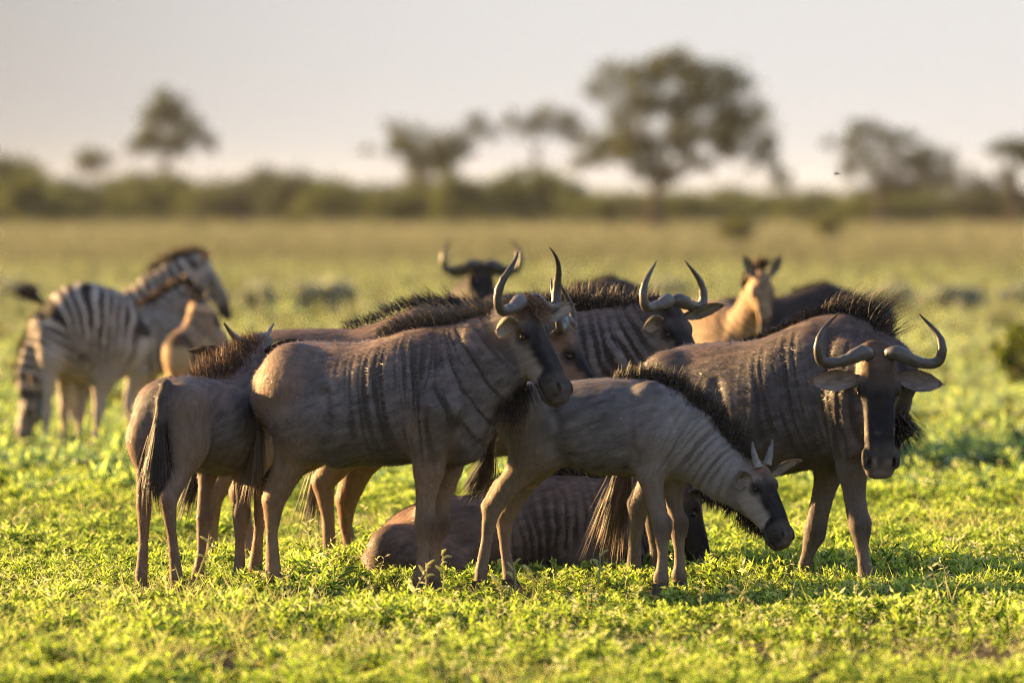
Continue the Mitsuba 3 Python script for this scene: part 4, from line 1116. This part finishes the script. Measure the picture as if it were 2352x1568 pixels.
def tuft(rng, h, blades, w, cols, spread=0.5):
    a = rng.uniform(0, 2 * np.pi, blades)
    P = np.stack([np.cos(a), np.sin(a), 0 * a], 1) * rng.uniform(0, 0.12, (blades, 1)) * h
    d = np.stack([np.cos(a) * spread, np.sin(a) * spread, np.ones(blades)], 1) * rng.uniform(0.5, 1, (blades, 1)) + 0.25 * rng.normal(size=(blades, 3))
    c = np.array(cols)[rng.integers(0, len(cols), blades)] * rng.uniform(0.75, 1.25, (blades, 1))
    v, f, c, _ = strands(P, d, h, w, c, (0, 0, -1), 0.7, 3, rng, 0.1, curl=0.3)
    return v, f, c


def scatter(variants, which, pos, yaw, size, tint):
    Vs, Fs, Cs, o = [], [], [], 0
    for k, (v, f, c) in enumerate(variants):
        i = np.nonzero(which == k)[0]
        if not len(i):
            continue
        cs, sn, s = np.cos(yaw[i])[:, None], np.sin(yaw[i])[:, None], size[i][:, None]
        V = np.stack([(v[:, 0] * cs - v[:, 1] * sn) * s + pos[i, :1], (v[:, 0] * sn + v[:, 1] * cs) * s + pos[i, 1:2], v[:, 2] * s + pos[i, 2:]], -1)
        Vs.append(V.reshape(-1, 3))
        Fs.append((f[None] + (np.arange(len(i)) * len(v))[:, None, None]).reshape(-1, 3) + o)
        Cs.append((c[None] * tint[i][:, None]).reshape(-1, 3))
        o += len(i) * len(v)
    return np.vstack(Vs), np.vstack(Fs), np.clip(np.vstack(Cs), 0.004, 0.9)


def field(n, y0, y1, margin=1.3, power=1.0):
    """Random places in the part of the plain that the camera sees, and some way beside it."""
    r = RNG.random(n) ** power
    y = y0 + (y1 - y0) * r
    x = (RNG.random(n) * 2 - 1) * y * math.tan(math.radians(FOV / 2)) * margin
    return np.stack([x, y, 0 * x], 1)


GREENS = [(0.28, 0.41, 0.045), (0.4, 0.52, 0.055), (0.075, 0.135, 0.028), (0.47, 0.53, 0.15), (0.11, 0.19, 0.045), (0.18, 0.27, 0.05)]
STRAW = [(0.5, 0.45, 0.25), (0.45, 0.44, 0.22), (0.4, 0.43, 0.2)]
vr = np.random.default_rng(3)
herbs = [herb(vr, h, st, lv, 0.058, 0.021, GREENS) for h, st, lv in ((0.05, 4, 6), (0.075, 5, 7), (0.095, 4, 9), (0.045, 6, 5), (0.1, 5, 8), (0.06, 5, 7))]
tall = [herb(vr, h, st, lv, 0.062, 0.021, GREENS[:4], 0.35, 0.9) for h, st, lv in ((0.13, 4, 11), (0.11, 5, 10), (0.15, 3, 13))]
blades = [tuft(vr, h, b, 0.006, GREENS + [(0.26, 0.29, 0.06)], 0.7) for h, b in ((0.1, 9), (0.13, 7), (0.08, 10))]


def seed_stalk(rng, h):
    """A thin grass stalk with a few short seed-bearing twigs near its tip."""
    out, o = [], 0
    lean = rng.normal(0, 0.35, 2)
    P0 = np.zeros((1, 3))
    v, f, c, _ = strands(P0, np.array([[lean[0], lean[1], 1.0]]), h, 0.0065, (0.5, 0.5, 0.22), (lean[0], lean[1], -0.2), 0.5, 5, rng, 0.0)
    tip = v.reshape(-1, 2, 3).mean(1)
    Vs, Fs, Cs, o = [v], [f], [c], len(v)
    for k in range(5):
        s = rng.uniform(0.55, 1.0) * 5
        i = min(int(s), 4)
        b = tip[i] + (tip[i + 1] - tip[i]) * (s - i)
        d = np.array([[rng.choice([-1, 1]) * rng.uniform(0.5, 1), rng.normal(0, 0.5), rng.uniform(-0.1, 0.9)]])
        v, f, c = leaf_set(b[None], d, rng.uniform(0.025, 0.05), rng.uniform(0.009, 0.012), rng.normal(size=(1, 3)), np.array([(0.62, 0.62, 0.34)]) * rng.uniform(0.7, 1.2))
        Vs.append(v), Fs.append(f + o), Cs.append(c)
        o += len(v)
    return np.vstack(Vs), np.vstack(Fs), np.vstack(Cs)


stalks = [seed_stalk(vr, h) for h in (0.13, 0.17, 0.2, 0.15, 0.11, 0.16)]
dry = [tuft(vr, h, b, 0.0045, STRAW, 0.9) for h, b in ((0.1, 5), (0.14, 4), (0.08, 6))]


def open_soil(pos):
    """Where the ground is bare: a few trampled spots."""
    k = np.zeros(len(pos), bool)
    for x, y, r in BARE:
        k |= ((pos[:, 0] - x) / r) ** 2 + ((pos[:, 1] - y) / (r * 4)) ** 2 < 1 + 0.5 * np.sin(pos[:, 0] * 31 + pos[:, 1] * 7)
    return k


BARE = [(*ground_at(u, v)[:2], r) for u, v, r in ((520, 1545, 0.22), (585, 1548, 0.16), (620, 1480, 0.13), (90, 1515, 0.13), (730, 1500, 0.1), (1480, 1500, 0.1), (2250, 1520, 0.12), (1720, 1530, 0.12), (230, 1572, 0.14), (1330, 1455, 0.12), (1620, 1450, 0.16), (1980, 1470, 0.07), (2110, 1475, 0.06), (860, 1560, 0.12), (1100, 1610, 0.15), (330, 1395, 0.08), (640, 1400, 0.08), (1250, 1545, 0.1), (1870, 1560, 0.1))]


def resting(pos):
    """Grazed and flattened plants before and around the lying animal."""
    return (pos[:, 0] > -0.85) & (pos[:, 0] < 0.95) & (pos[:, 1] > 39.3) & (pos[:, 1] < 43.5)


def patch(pos, f, seed):
    return meshkit.fbm(np.stack([pos[:, 0] * f, pos[:, 1] * f * 0.55, 0 * pos[:, 0] + seed], 1), 3, seed)


def grow(key, variants, pos, smin, smax, label, tintf=None, cat=None):
    pos = pos[~open_soil(pos)]
    n = len(pos)
    tint = RNG.uniform(0.8, 1.2, (n, 1)) * np.ones((n, 3))
    if tintf is not None:
        tint = tint * tintf(pos)
    m = scatter(variants, RNG.integers(0, len(variants), n), pos, RNG.uniform(0, 6.28, n), RNG.uniform(smin, smax, n) * (0.35 + 1.15 * patch(pos, 1.1, 77)) * np.where(resting(pos), 0.72, 1.0), tint)
    add(key, m[:2], "leafy", False, m[2], label=label, kind="stuff")


pos = field(19000, 32, 58)
pos = pos[0.6 * patch(pos, 1.6, 4) + 0.4 * patch(pos, 0.5, 6) > 0.36 + 0.2 * RNG.random(len(pos))]
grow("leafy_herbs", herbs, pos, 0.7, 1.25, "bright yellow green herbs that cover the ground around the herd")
rosettes = [herb(vr, h, 1, 8, 0.085, 0.034, [(0.12, 0.19, 0.05), (0.16, 0.22, 0.06), (0.09, 0.15, 0.04)], 0.2, 0.5) for h in (0.03, 0.05, 0.04)]
pos = field(1500, 32, 52)
pos = pos[patch(pos, 0.5, 51) > 0.47]
grow("broad_leaf_herbs", rosettes, pos, 0.7, 1.5, "darker rosettes of broad leaves low among the herbs")
high_blades = [tuft(vr, h, b, 0.007, [(0.36, 0.4, 0.12), (0.28, 0.33, 0.08), (0.42, 0.4, 0.18)], 0.55) for h, b in ((0.2, 9), (0.16, 11), (0.24, 7))]
pos = field(1800, 33, 52)
pos = pos[~resting(pos) | (RNG.random(len(pos)) < 0.35)]
pos = pos[patch(pos, 0.45, 61) > 0.52]
grow("long_grass", high_blades, pos, 0.6, 1.1, "loose tufts of longer grass blades scattered over the plain")
pos = field(2600, 36, 44.5)
pos = pos[~resting(pos) | (RNG.random(len(pos)) < 0.35)]
pos = pos[(patch(pos, 0.7, 9) > 0.5) | (RNG.random(len(pos)) < 0.12)]
grow("tall_herbs", tall, pos, 0.55, 1.0, "taller leafy sprigs standing among the low herbs")
pos = field(7000, 32, 54)
grow("green_grass", blades, pos, 0.6, 1.15, "short green grass blades between the herbs")
pos = field(8000, 32, 52)
pos = pos[patch(pos, 0.8, 14) > 0.42]
grow("dry_grass", dry, pos, 0.6, 1.1, "pale curled grass blades scattered through the green cover")

pos = field(2000, 33, 50)
pos = pos[~resting(pos) | (RNG.random(len(pos)) < 0.35)]
pos = pos[patch(pos, 0.6, 24) > 0.44]
grow("seeding_grass", stalks, pos, 0.6, 1.1, "thin pale grass stalks with seed heads rising above the herbs")


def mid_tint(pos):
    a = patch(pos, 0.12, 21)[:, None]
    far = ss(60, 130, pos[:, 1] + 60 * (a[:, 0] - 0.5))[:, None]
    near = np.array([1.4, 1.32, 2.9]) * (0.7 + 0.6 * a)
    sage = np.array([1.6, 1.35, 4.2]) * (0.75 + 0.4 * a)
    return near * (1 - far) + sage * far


mids = [herb(vr, h, 5, 6, 0.085, 0.034, GREENS, 0.7) for h in (0.07, 0.09, 0.12, 0.08)]
pos = field(34000, 54, 230, margin=2.2, power=1.4)
pos = pos[patch(pos, 0.55, 19) > 0.3 + 0.25 * RNG.random(len(pos))]
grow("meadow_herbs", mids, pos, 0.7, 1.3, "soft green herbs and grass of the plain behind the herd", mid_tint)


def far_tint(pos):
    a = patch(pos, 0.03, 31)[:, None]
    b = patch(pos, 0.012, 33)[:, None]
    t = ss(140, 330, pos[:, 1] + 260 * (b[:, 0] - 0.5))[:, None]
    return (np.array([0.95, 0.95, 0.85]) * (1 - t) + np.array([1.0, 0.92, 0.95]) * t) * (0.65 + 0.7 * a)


fars = [tuft(vr, h, 12, 0.05, [(0.225, 0.235, 0.16), (0.21, 0.235, 0.15), (0.195, 0.225, 0.14)], 0.6) for h in (0.28, 0.36, 0.32)]
pos = field(19000, 110, 760, 2.4, power=0.9)
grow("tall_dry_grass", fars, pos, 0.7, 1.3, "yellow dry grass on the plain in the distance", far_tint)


# ------------------------------------------------------------------ single stalks, flowers and a broad-leaved weed near the herd
def stalk(u, v_top, v_base, lean, label):
    b, D = ground_at(u - lean, v_base), None
    D = b[1]
    top = at(u, v_top, D)
    rng = np.random.default_rng(int(u * 7 + v_top))
    key = thing("grass_stalk", label, "grass stalk", "grass stalks in front of the herd")
    mid = (b + top) / 2 + np.array([0.012, 0, 0.02])
    V, F, t = tube_mesh([b, mid, top], [0.004, 0.0034, 0.002], 6)
    add(f"{key}__stem", (V, F), "leafy", True, np.tile((0.45, 0.45, 0.2), (len(V), 1)))
    n = 9
    tt = np.linspace(0.62, 1, n)
    P = b + (top - b) * tt[:, None]
    for k in range(4):
        d = unit(np.array([rng.choice([-1, 1]) * rng.uniform(0.5, 1), rng.uniform(-0.6, 0.6), rng.uniform(0.1, 0.9)]))
        s = P[2 * k]
        L = rng.uniform(0.035, 0.06)
        V, F, t = tube_mesh([s, s + d * L * 0.5 + [0, 0, 0.006], s + d * L + [0, 0, rng.uniform(-0.012, 0.01)]], [0.0025, 0.0062, 0.0025], 6)
        add(f"{key}__seed_head", (V, F), "leafy", True, np.tile((0.5, 0.5, 0.24), (len(V), 1)) * (0.8 + 0.4 * rng.random((len(V), 1))))
    v, f, c, _ = strands(np.tile(b, (3, 1)) + 0.004 * rng.normal(size=(3, 3)), np.array([[0.7, 0.1, 1], [-0.8, -0.2, 0.9], [0.2, -0.6, 1.0]]), 0.11, 0.006, (0.22, 0.25, 0.05), rng=rng, seg=4)
    for k in range(3):
        add(f"{key}__blade", (v[k * 10:k * 10 + 10], f[:8] if k == 0 else f[:8]), "leafy", False, c[k * 10:k * 10 + 10])


for u, vt, vb, ln, lab in ((1015, 1262, 1392, 3, "tall straight grass stalk before the foreleg of the middle animal"), (1378, 1268, 1388, 14, "grass stalk with spread seed heads before the lying animal"),
                           (1215, 1300, 1385, -6, "short grass stalk beside the hind hooves of the grazing animal"), (978, 1292, 1390, 10, "bent grass stalk just left of the tall straight one"),
                           (1140, 1322, 1400, -8, "grass stalk below the rump of the lying animal"), (1180, 1290, 1392, 4, "grass stalk between the hind legs of the grazing animal"), (485, 1232, 1395, 60, "long leaning grass stalk in front of the calf"),
                           (188, 1385, 1480, 4, "grass stalk at the lower left, left of the calf"), (2190, 1400, 1490, -10, "grass stalk at the lower right"), (1690, 1345, 1440, -30, "leaning grass stalk below the grazing head")):
    stalk(u, vt, vb, ln, lab)

for u, v, lab in ((432, 1375, "yellow flower highest in the grass left of the calf's hind hooves"), (375, 1445, "yellow flower low in the grass, left of the calf"), (495, 1456, "small yellow flower right of the other two near the calf"),
                  (262, 1484, "lowest small yellow flower at the lower left"), (284, 1497, "yellow flower beside the lowest one at the lower left")):
    g0 = ground_at(u, v + 22)
    c0 = at(u, v, g0[1])
    key = thing("yellow_flower", lab, "flower", "yellow flowers at the lower left")
    V, F, t = tube_mesh([g0, (g0 + c0) / 2 + [0.004, 0, 0], c0], [0.0015, 0.0012, 0.001], 5)
    add(f"{key}__stem", (V, F), "leafy", True, np.tile((0.12, 0.16, 0.03), (len(V), 1)))
    an = np.arange(5) * 2 * np.pi / 5
    v_, f_, c_ = leaf_set(np.tile(c0, (5, 1)), np.stack([np.cos(an), -0.5 + 0 * an, np.sin(an) + 0.4], 1), 0.016, 0.014, np.array([0, -1.0, 0.3]), (0.75, 0.55, 0.02))
    for k in range(5):
        add(f"{key}__petal", (v_[4 * k:4 * k + 4], f_[:2]), "leafy", False, c_[:4])

wb = ground_at(640, 1462)
wr = np.random.default_rng(77)
key = thing("broad_leaved_weed", "low dark green weed with long broad leaves in front of the calf", "weed")
for k in range(9):
    a = k * 0.7 + wr.uniform(-0.2, 0.2)
    d = np.array([math.cos(a), math.sin(a) * 0.8, wr.uniform(0.15, 0.5)])
    v, f, c, n = strands(wb[None], d[None], wr.uniform(0.11, 0.19), 0.026, (0.09, 0.135, 0.03), (0, 0, -1), 0.7, 6, wr, 0.0)
    add(f"{key}__leaf", (v, f), "leafy", False, c)


# ------------------------------------------------------------------ shrubs and trees
def leaf_cloud(blobs, n, size, cols, rng, shell=0.45):
    """Leaf-clump cards spread through ellipsoids (centre, radii); clumps within each, gaps between."""
    vol = np.array([np.prod(r) ** 0.75 for _, r in blobs])
    Vs, Fs, Cs, o = [], [], [], 0
    for (c, r), share in zip(blobs, vol / vol.sum()):
        m = max(int(n * share), 12)
        k = max(int(m / 26), 3)
        dirs = unit(rng.normal(size=(k, 3)))
        cen = dirs * (rng.random((k, 1)) ** shell)
        P = cen[rng.integers(0, k, m)] + rng.normal(size=(m, 3)) * 0.19
        P = np.asarray(c) + P * np.asarray(r)
        col = np.array(cols)[rng.integers(0, len(cols), m)] * rng.uniform(0.7, 1.3, (m, 1))
        d = unit(rng.normal(size=(m, 3)) + [0, 0, 0.2])
        v, f, cc = leaf_set(P, d, size * rng.uniform(0.6, 1.4, m), size * 0.62 * rng.uniform(0.7, 1.3, m), rng.normal(size=(m, 3)), col)
        Vs.append(v), Fs.append(f + o), Cs.append(cc)
        o += len(v)
    return np.vstack(Vs), np.vstack(Fs), np.clip(np.vstack(Cs), 0.004, 0.5)


def bark_col(p, n, uv):
    t = mikit.fbm(p.x * 3, p.y * 3, p.z * 0.8, 3)
    return mikit.mix([0.035, 0.028, 0.024], [0.11, 0.09, 0.075], t)


scene["bark"] = {"type": "twosided", "b": {"type": "diffuse", "reflectance": mikit.proc(bark_col)}}
OLIVE = [(0.085, 0.095, 0.04), (0.07, 0.08, 0.036), (0.1, 0.105, 0.045), (0.06, 0.07, 0.036)]
DEEP = [(0.065, 0.075, 0.038), (0.075, 0.083, 0.04), (0.055, 0.064, 0.036)]


def tree(name, u, D, v_base, blobs, limbs, n, label, cols=OLIVE, seed=1, size=0.5, trunk_r=0.35, key="tree", group=None, depth=0.8):
    """blobs: (u, v, radius u, radius v) in pixels at the tree's distance; limbs: lists of (u, v) from the fork outwards."""
    rng = np.random.default_rng(seed)
    px = D / FPX
    off = [rng.uniform(-1, 1) * b[2] * px * 1.2 * depth for b in blobs]
    cen = [at(b[0], b[1], D) + [0, o, 0] for b, o in zip(blobs, off)]
    key = thing(key, label, "tree" if "tree" in key else "bush", group)
    bl = [(c, (b[2] * px * 1.12, b[2] * px * depth * 1.1, b[3] * px * 1.12)) for c, b in zip(cen, blobs)]
    crown = leaf_cloud(bl, int(n * 1.25), size, cols, rng)
    add(f"{key}__crown", crown[:2], "leafy", False, crown[2])
    parts = []
    for i, lb in enumerate(limbs):
        P = [at(a, b_, D) for a, b_ in lb]
        if i == 0:
            P[0][2] = -0.3
        else:
            j = int(np.argmin([np.linalg.norm(np.array(lb[-1]) - b[:2]) for b in blobs]))
            for m in range(1, len(P)):
                P[m] = P[m] + np.array([0, off[j], 0]) * (m / (len(P) - 1))
        r0 = trunk_r if i == 0 else trunk_r * 0.5
        V, F, t = tube_mesh(P, np.linspace(r0 * (1.3 if i == 0 else 1), r0 * (0.7 if i == 0 else 0.2), len(P)), 9)
        V = V + (meshkit.fbm(V * 1.3, 2, seed) - 0.5)[:, None] * vnormals(V, F) * r0 * 0.6
        if i == 0:
            add(f"{key}__trunk", (V, F), "bark", True)
        else:
            add(f"{key}__limb", (V, F), "bark", True)
    return key


BT = 500.0
tree("big", 1505, BT, 525,
     [(1420, 195, 62, 42), (1500, 165, 55, 32), (1560, 165, 60, 36), (1610, 190, 75, 48), (1665, 215, 70, 55), (1480, 225, 70, 45), (1560, 240, 75, 48), (1700, 270, 60, 45), (1450, 280, 48, 36), (1640, 290, 62, 42),
      (1390, 335, 62, 36), (1440, 345, 66, 40), (1510, 330, 62, 44), (1580, 325, 45, 32), (1350, 375, 45, 22), (1740, 300, 48, 34), (1762, 330, 32, 26), (1690, 340, 50, 30), (1745, 370, 40, 26), (1790, 400, 30, 34), (1600, 370, 40, 30), (1480, 385, 42, 26), (1540, 390, 36, 26)],
     [[(1503, 530), (1506, 480), (1510, 425)], [(1508, 435), (1470, 385), (1420, 350), (1375, 345)], [(1510, 425), (1500, 350), (1470, 260), (1425, 205)], [(1512, 425), (1535, 340), (1555, 250), (1560, 180)],
      [(1511, 430), (1570, 360), (1630, 280), (1665, 220)], [(1510, 432), (1580, 395), (1670, 345), (1745, 310)], [(1640, 350), (1720, 355), (1785, 400)]],
     5200, "largest spreading savanna tree, right of the middle of the skyline", OLIVE, 5, 0.42, 0.5, "savanna_tree")
tree("left", 380, 640, 480,
     [(375, 230, 34, 20), (300, 345, 26, 12), (475, 335, 24, 14), (385, 250, 40, 30), (355, 285, 42, 34), (410, 280, 48, 36), (335, 320, 40, 24), (380, 320, 50, 28), (440, 310, 40, 28), (465, 320, 24, 18), (310, 332, 24, 14), (410, 340, 36, 18)],
     [[(382, 500), (380, 430), (380, 370)], [(380, 385), (360, 340), (340, 310)], [(380, 380), (390, 320), (390, 265)], [(380, 385), (415, 340), (450, 315)], [(372, 470), (362, 400), (352, 345)]],
     1900, "lone round-topped tree on the skyline at the left", OLIVE, 9, 0.42, 0.3, "savanna_tree")
tree("pair", 945, 620, 480,
     [(915, 345, 40, 20), (1000, 385, 60, 20), (1060, 350, 40, 18), (925, 305, 36, 30), (955, 330, 46, 34), (1010, 325, 52, 34), (1035, 355, 40, 28), (980, 365, 48, 24), (1085, 290, 32, 24), (1110, 305, 34, 26), (875, 348, 34, 14), (1060, 320, 30, 22), (950, 375, 36, 18)],
     [[(960, 500), (958, 440), (965, 400)], [(962, 420), (940, 370), (900, 345)], [(963, 415), (1000, 360), (1015, 330)], [(964, 415), (1040, 350), (1100, 300)]],
     1900, "low spreading tree left of the largest tree, with two crown humps", DEEP, 13, 0.42, 0.3, "savanna_tree")
tree("small", 1230, 660, 480,
     [(1165, 288, 30, 18), (1330, 315, 40, 22), (1210, 275, 40, 18), (1250, 268, 44, 18), (1200, 295, 28, 20), (1290, 285, 36, 22), (1240, 305, 40, 14), (1300, 275, 30, 18), (1340, 290, 30, 26)],
     [[(1225, 500), (1225, 420), (1235, 350)], [(1233, 370), (1215, 320), (1205, 290)], [(1234, 365), (1250, 310), (1290, 285)], [(1229, 390), (1240, 340), (1245, 290)]],
     1000, "thin flat-topped tree close beside the largest tree", DEEP, 17, 0.4, 0.22, "savanna_tree")
tree("right", 2010, 560, 495,
     [(1935, 325, 34, 22), (2060, 425, 60, 26), (2140, 420, 60, 24), (2240, 425, 40, 20), (1960, 305, 42, 22), (2010, 300, 48, 26), (2040, 320, 42, 30), (1975, 340, 44, 26), (2020, 365, 44, 30), (2095, 340, 42, 30), (2130, 365, 46, 30), (2070, 380, 44, 28), (2170, 395, 46, 24), (2215, 410, 40, 22), (1960, 385, 36, 26), (2010, 415, 34, 30)],
     [[(2025, 520), (2022, 460), (2020, 400)], [(2021, 420), (1995, 365), (1970, 320)], [(2020, 415), (2035, 350), (2030, 310)], [(2022, 430), (2080, 380), (2120, 355)], [(2030, 440), (2110, 410), (2200, 405)]],
     2200, "dark broad tree right of the largest tree, drooping to the right", DEEP, 21, 0.42, 0.34, "savanna_tree")
tree("edge", 2330, 560, 495,
     [(2310, 340, 44, 18), (2350, 350, 40, 24), (2285, 350, 24, 16), (2380, 335, 44, 28), (2340, 375, 34, 16), (2320, 400, 24, 20)],
     [[(2330, 520), (2332, 450), (2330, 400)], [(2331, 420), (2315, 370), (2300, 350)], [(2331, 415), (2350, 370), (2370, 345)]],
     800, "tree cut off by the right edge of the skyline", DEEP, 25, 0.42, 0.28, "savanna_tree")
tree("ghost", 215, 700, 480, [(205, 360, 34, 16), (235, 368, 26, 14), (190, 380, 22, 16), (222, 385, 26, 14)], [[(214, 500), (214, 430), (213, 395)], [(213, 400), (200, 380), (195, 370)], [(213, 400), (225, 380), (235, 370)]],
     420, "faint small tree left of the lone round-topped one", OLIVE, 29, 0.4, 0.16, "savanna_tree")

# the belt of bushes along the horizon
br = np.random.default_rng(41)
top_u = [-250, 0, 60, 120, 200, 300, 400, 500, 560, 620, 680, 760, 840, 900, 1000, 1100, 1200, 1240, 1300, 1400, 1500, 1600, 1700, 1800, 1900, 2000, 2100, 2200, 2352, 2600]
top_v = [385, 378, 395, 432, 425, 412, 415, 420, 430, 405, 400, 425, 432, 438, 425, 430, 405, 388, 435, 450, 448, 455, 448, 452, 462, 452, 440, 445, 440, 445]
bush_blobs, bush_cols = [], []
for i in range(290):
    u = br.uniform(-900, 3250)
    D = br.uniform(570, 760)
    zt = at(u, np.interp(u, top_u, top_v) + br.uniform(-10, 20), D)[2]
    zt = max(zt * 1.1, 1.6) * br.choice([1.0, 0.8, 0.55], p=[0.5, 0.3, 0.2])
    x = at(u, 480, D)[0]
    bush_blobs.append(((x, D, zt * 0.5), (br.uniform(1.4, 2.8), 1.8, zt * 0.5)))
m1 = leaf_cloud(bush_blobs[::2], 90000, 0.6, [(0.08, 0.102, 0.034), (0.066, 0.086, 0.03), (0.1, 0.115, 0.038)], br, 0.4)
m2 = leaf_cloud(bush_blobs[1::2], 90000, 0.6, [(0.045, 0.058, 0.034), (0.055, 0.068, 0.036), (0.05, 0.056, 0.036)], br, 0.4)
add("bush_belt", (np.vstack([m1[0], m2[0]]), np.vstack([m1[1], m2[1] + len(m1[0])])), "leafy", False, np.vstack([m1[2], m2[2]]), label="belt of dense green bushes along the horizon", kind="stuff")


def bush(u, v0, v1, hw, cols, label, key="sage_bush", group="low grey green bushes out on the plain", n=420, size=0.14):
    D = ground_at(u, v1)[1]
    px = D / FPX
    rng = np.random.default_rng(int(u + v0))
    k = thing(key, label, "bush", group)
    h = (v1 - v0) * px
    c = ground_at(u, v1)
    bl = [(c + [dx * hw * px, rng.uniform(-0.3, 0.3), h * (0.5 + dz)], (hw * px * 0.55, hw * px * 0.5, h * 0.42)) for dx, dz in ((-0.45, -0.08), (0.0, 0.08), (0.45, -0.05))]
    m = leaf_cloud(bl, n, size, cols, rng)
    add(f"{k}__foliage", m[:2], "leafy", False, m[2])
    for s in range(4):
        a = s * 1.7
        V, F, t = tube_mesh([c, c + [math.cos(a) * hw * px * 0.2, math.sin(a) * 0.1, h * 0.4], c + [math.cos(a) * hw * px * 0.45, math.sin(a) * 0.2, h * 0.75]], [0.02, 0.014, 0.006], 6)
        add(f"{k}__stem", (V, F), "bark", True)


SAGE = [(0.3, 0.33, 0.26), (0.34, 0.36, 0.28), (0.26, 0.3, 0.23)]
for u, v0, v1, hw, lab in ((585, 640, 722, 56, "grey green bush right of the zebras, on the plain"), (715, 642, 722, 54, "left one of the two touching bushes above the middle animal's back"), (790, 640, 722, 52, "right one of the two touching bushes above the middle animal's back"),
                           (2050, 658, 724, 66, "grey green bush just right of the bull's crest"), (2190, 652, 722, 76, "wide grey green bush between the bull and the right edge"), (2330, 655, 712, 50, "grey green bush at the right edge of the plain"),
                           (30, 640, 700, 60, "grey green bush at the left edge behind the zebras"), (1540, 640, 690, 50, "grey green bush between the striped neck and the zebra that faces the camera")):
    bush(u, v0, v1, hw, SAGE, lab)
bush(2335, 735, 900, 48, [(0.1, 0.13, 0.025), (0.13, 0.15, 0.03), (0.08, 0.105, 0.02)], "bright green bush cut by the right edge behind the bull", "green_bush", None, 500, 0.1)
for u, v0, v1, hw, lab in ((1690, 500, 560, 40, "pale green bush right of the largest tree's foot"), (1905, 505, 548, 40, "pale bush below the dark broad tree"), (690, 470, 520, 46, "bush standing forward of the belt, left of the middle"),):
    bush(u, v0, v1, hw, [(0.11, 0.125, 0.04), (0.13, 0.135, 0.045)], lab, "plain_bush", "bushes before the belt on the horizon", 300, 0.3)

# ------------------------------------------------------------------ an insect in the air
ip = at(1922, 400, 42.0)
ik = thing("flying_insect", "tiny dark insect in flight against the sky at the right", "insect")
V, F, t = tube_mesh([ip + [-0.016, 0, -0.001], ip + [-0.005, 0, 0.001], ip + [0.006, 0, 0.002], ip + [0.013, 0, 0.001]], [0.002, 0.0042, 0.0045, 0.003], 8)
add(f"{ik}__body", (V, F), "bare", True, np.tile((0.03, 0.022, 0.018), (len(V), 1)))
for s in (-1, 1):
    v, f, c = leaf_set(ip[None] + [[0.002, 0, 0.003]], np.array([[-0.5, s * 0.8, 0.45]]), 0.026, 0.009, np.array([[0.0, 0.2, 1.0]]), (0.12, 0.09, 0.07))
    add(f"{ik}__wing", (v, f), "leafy", False, c)
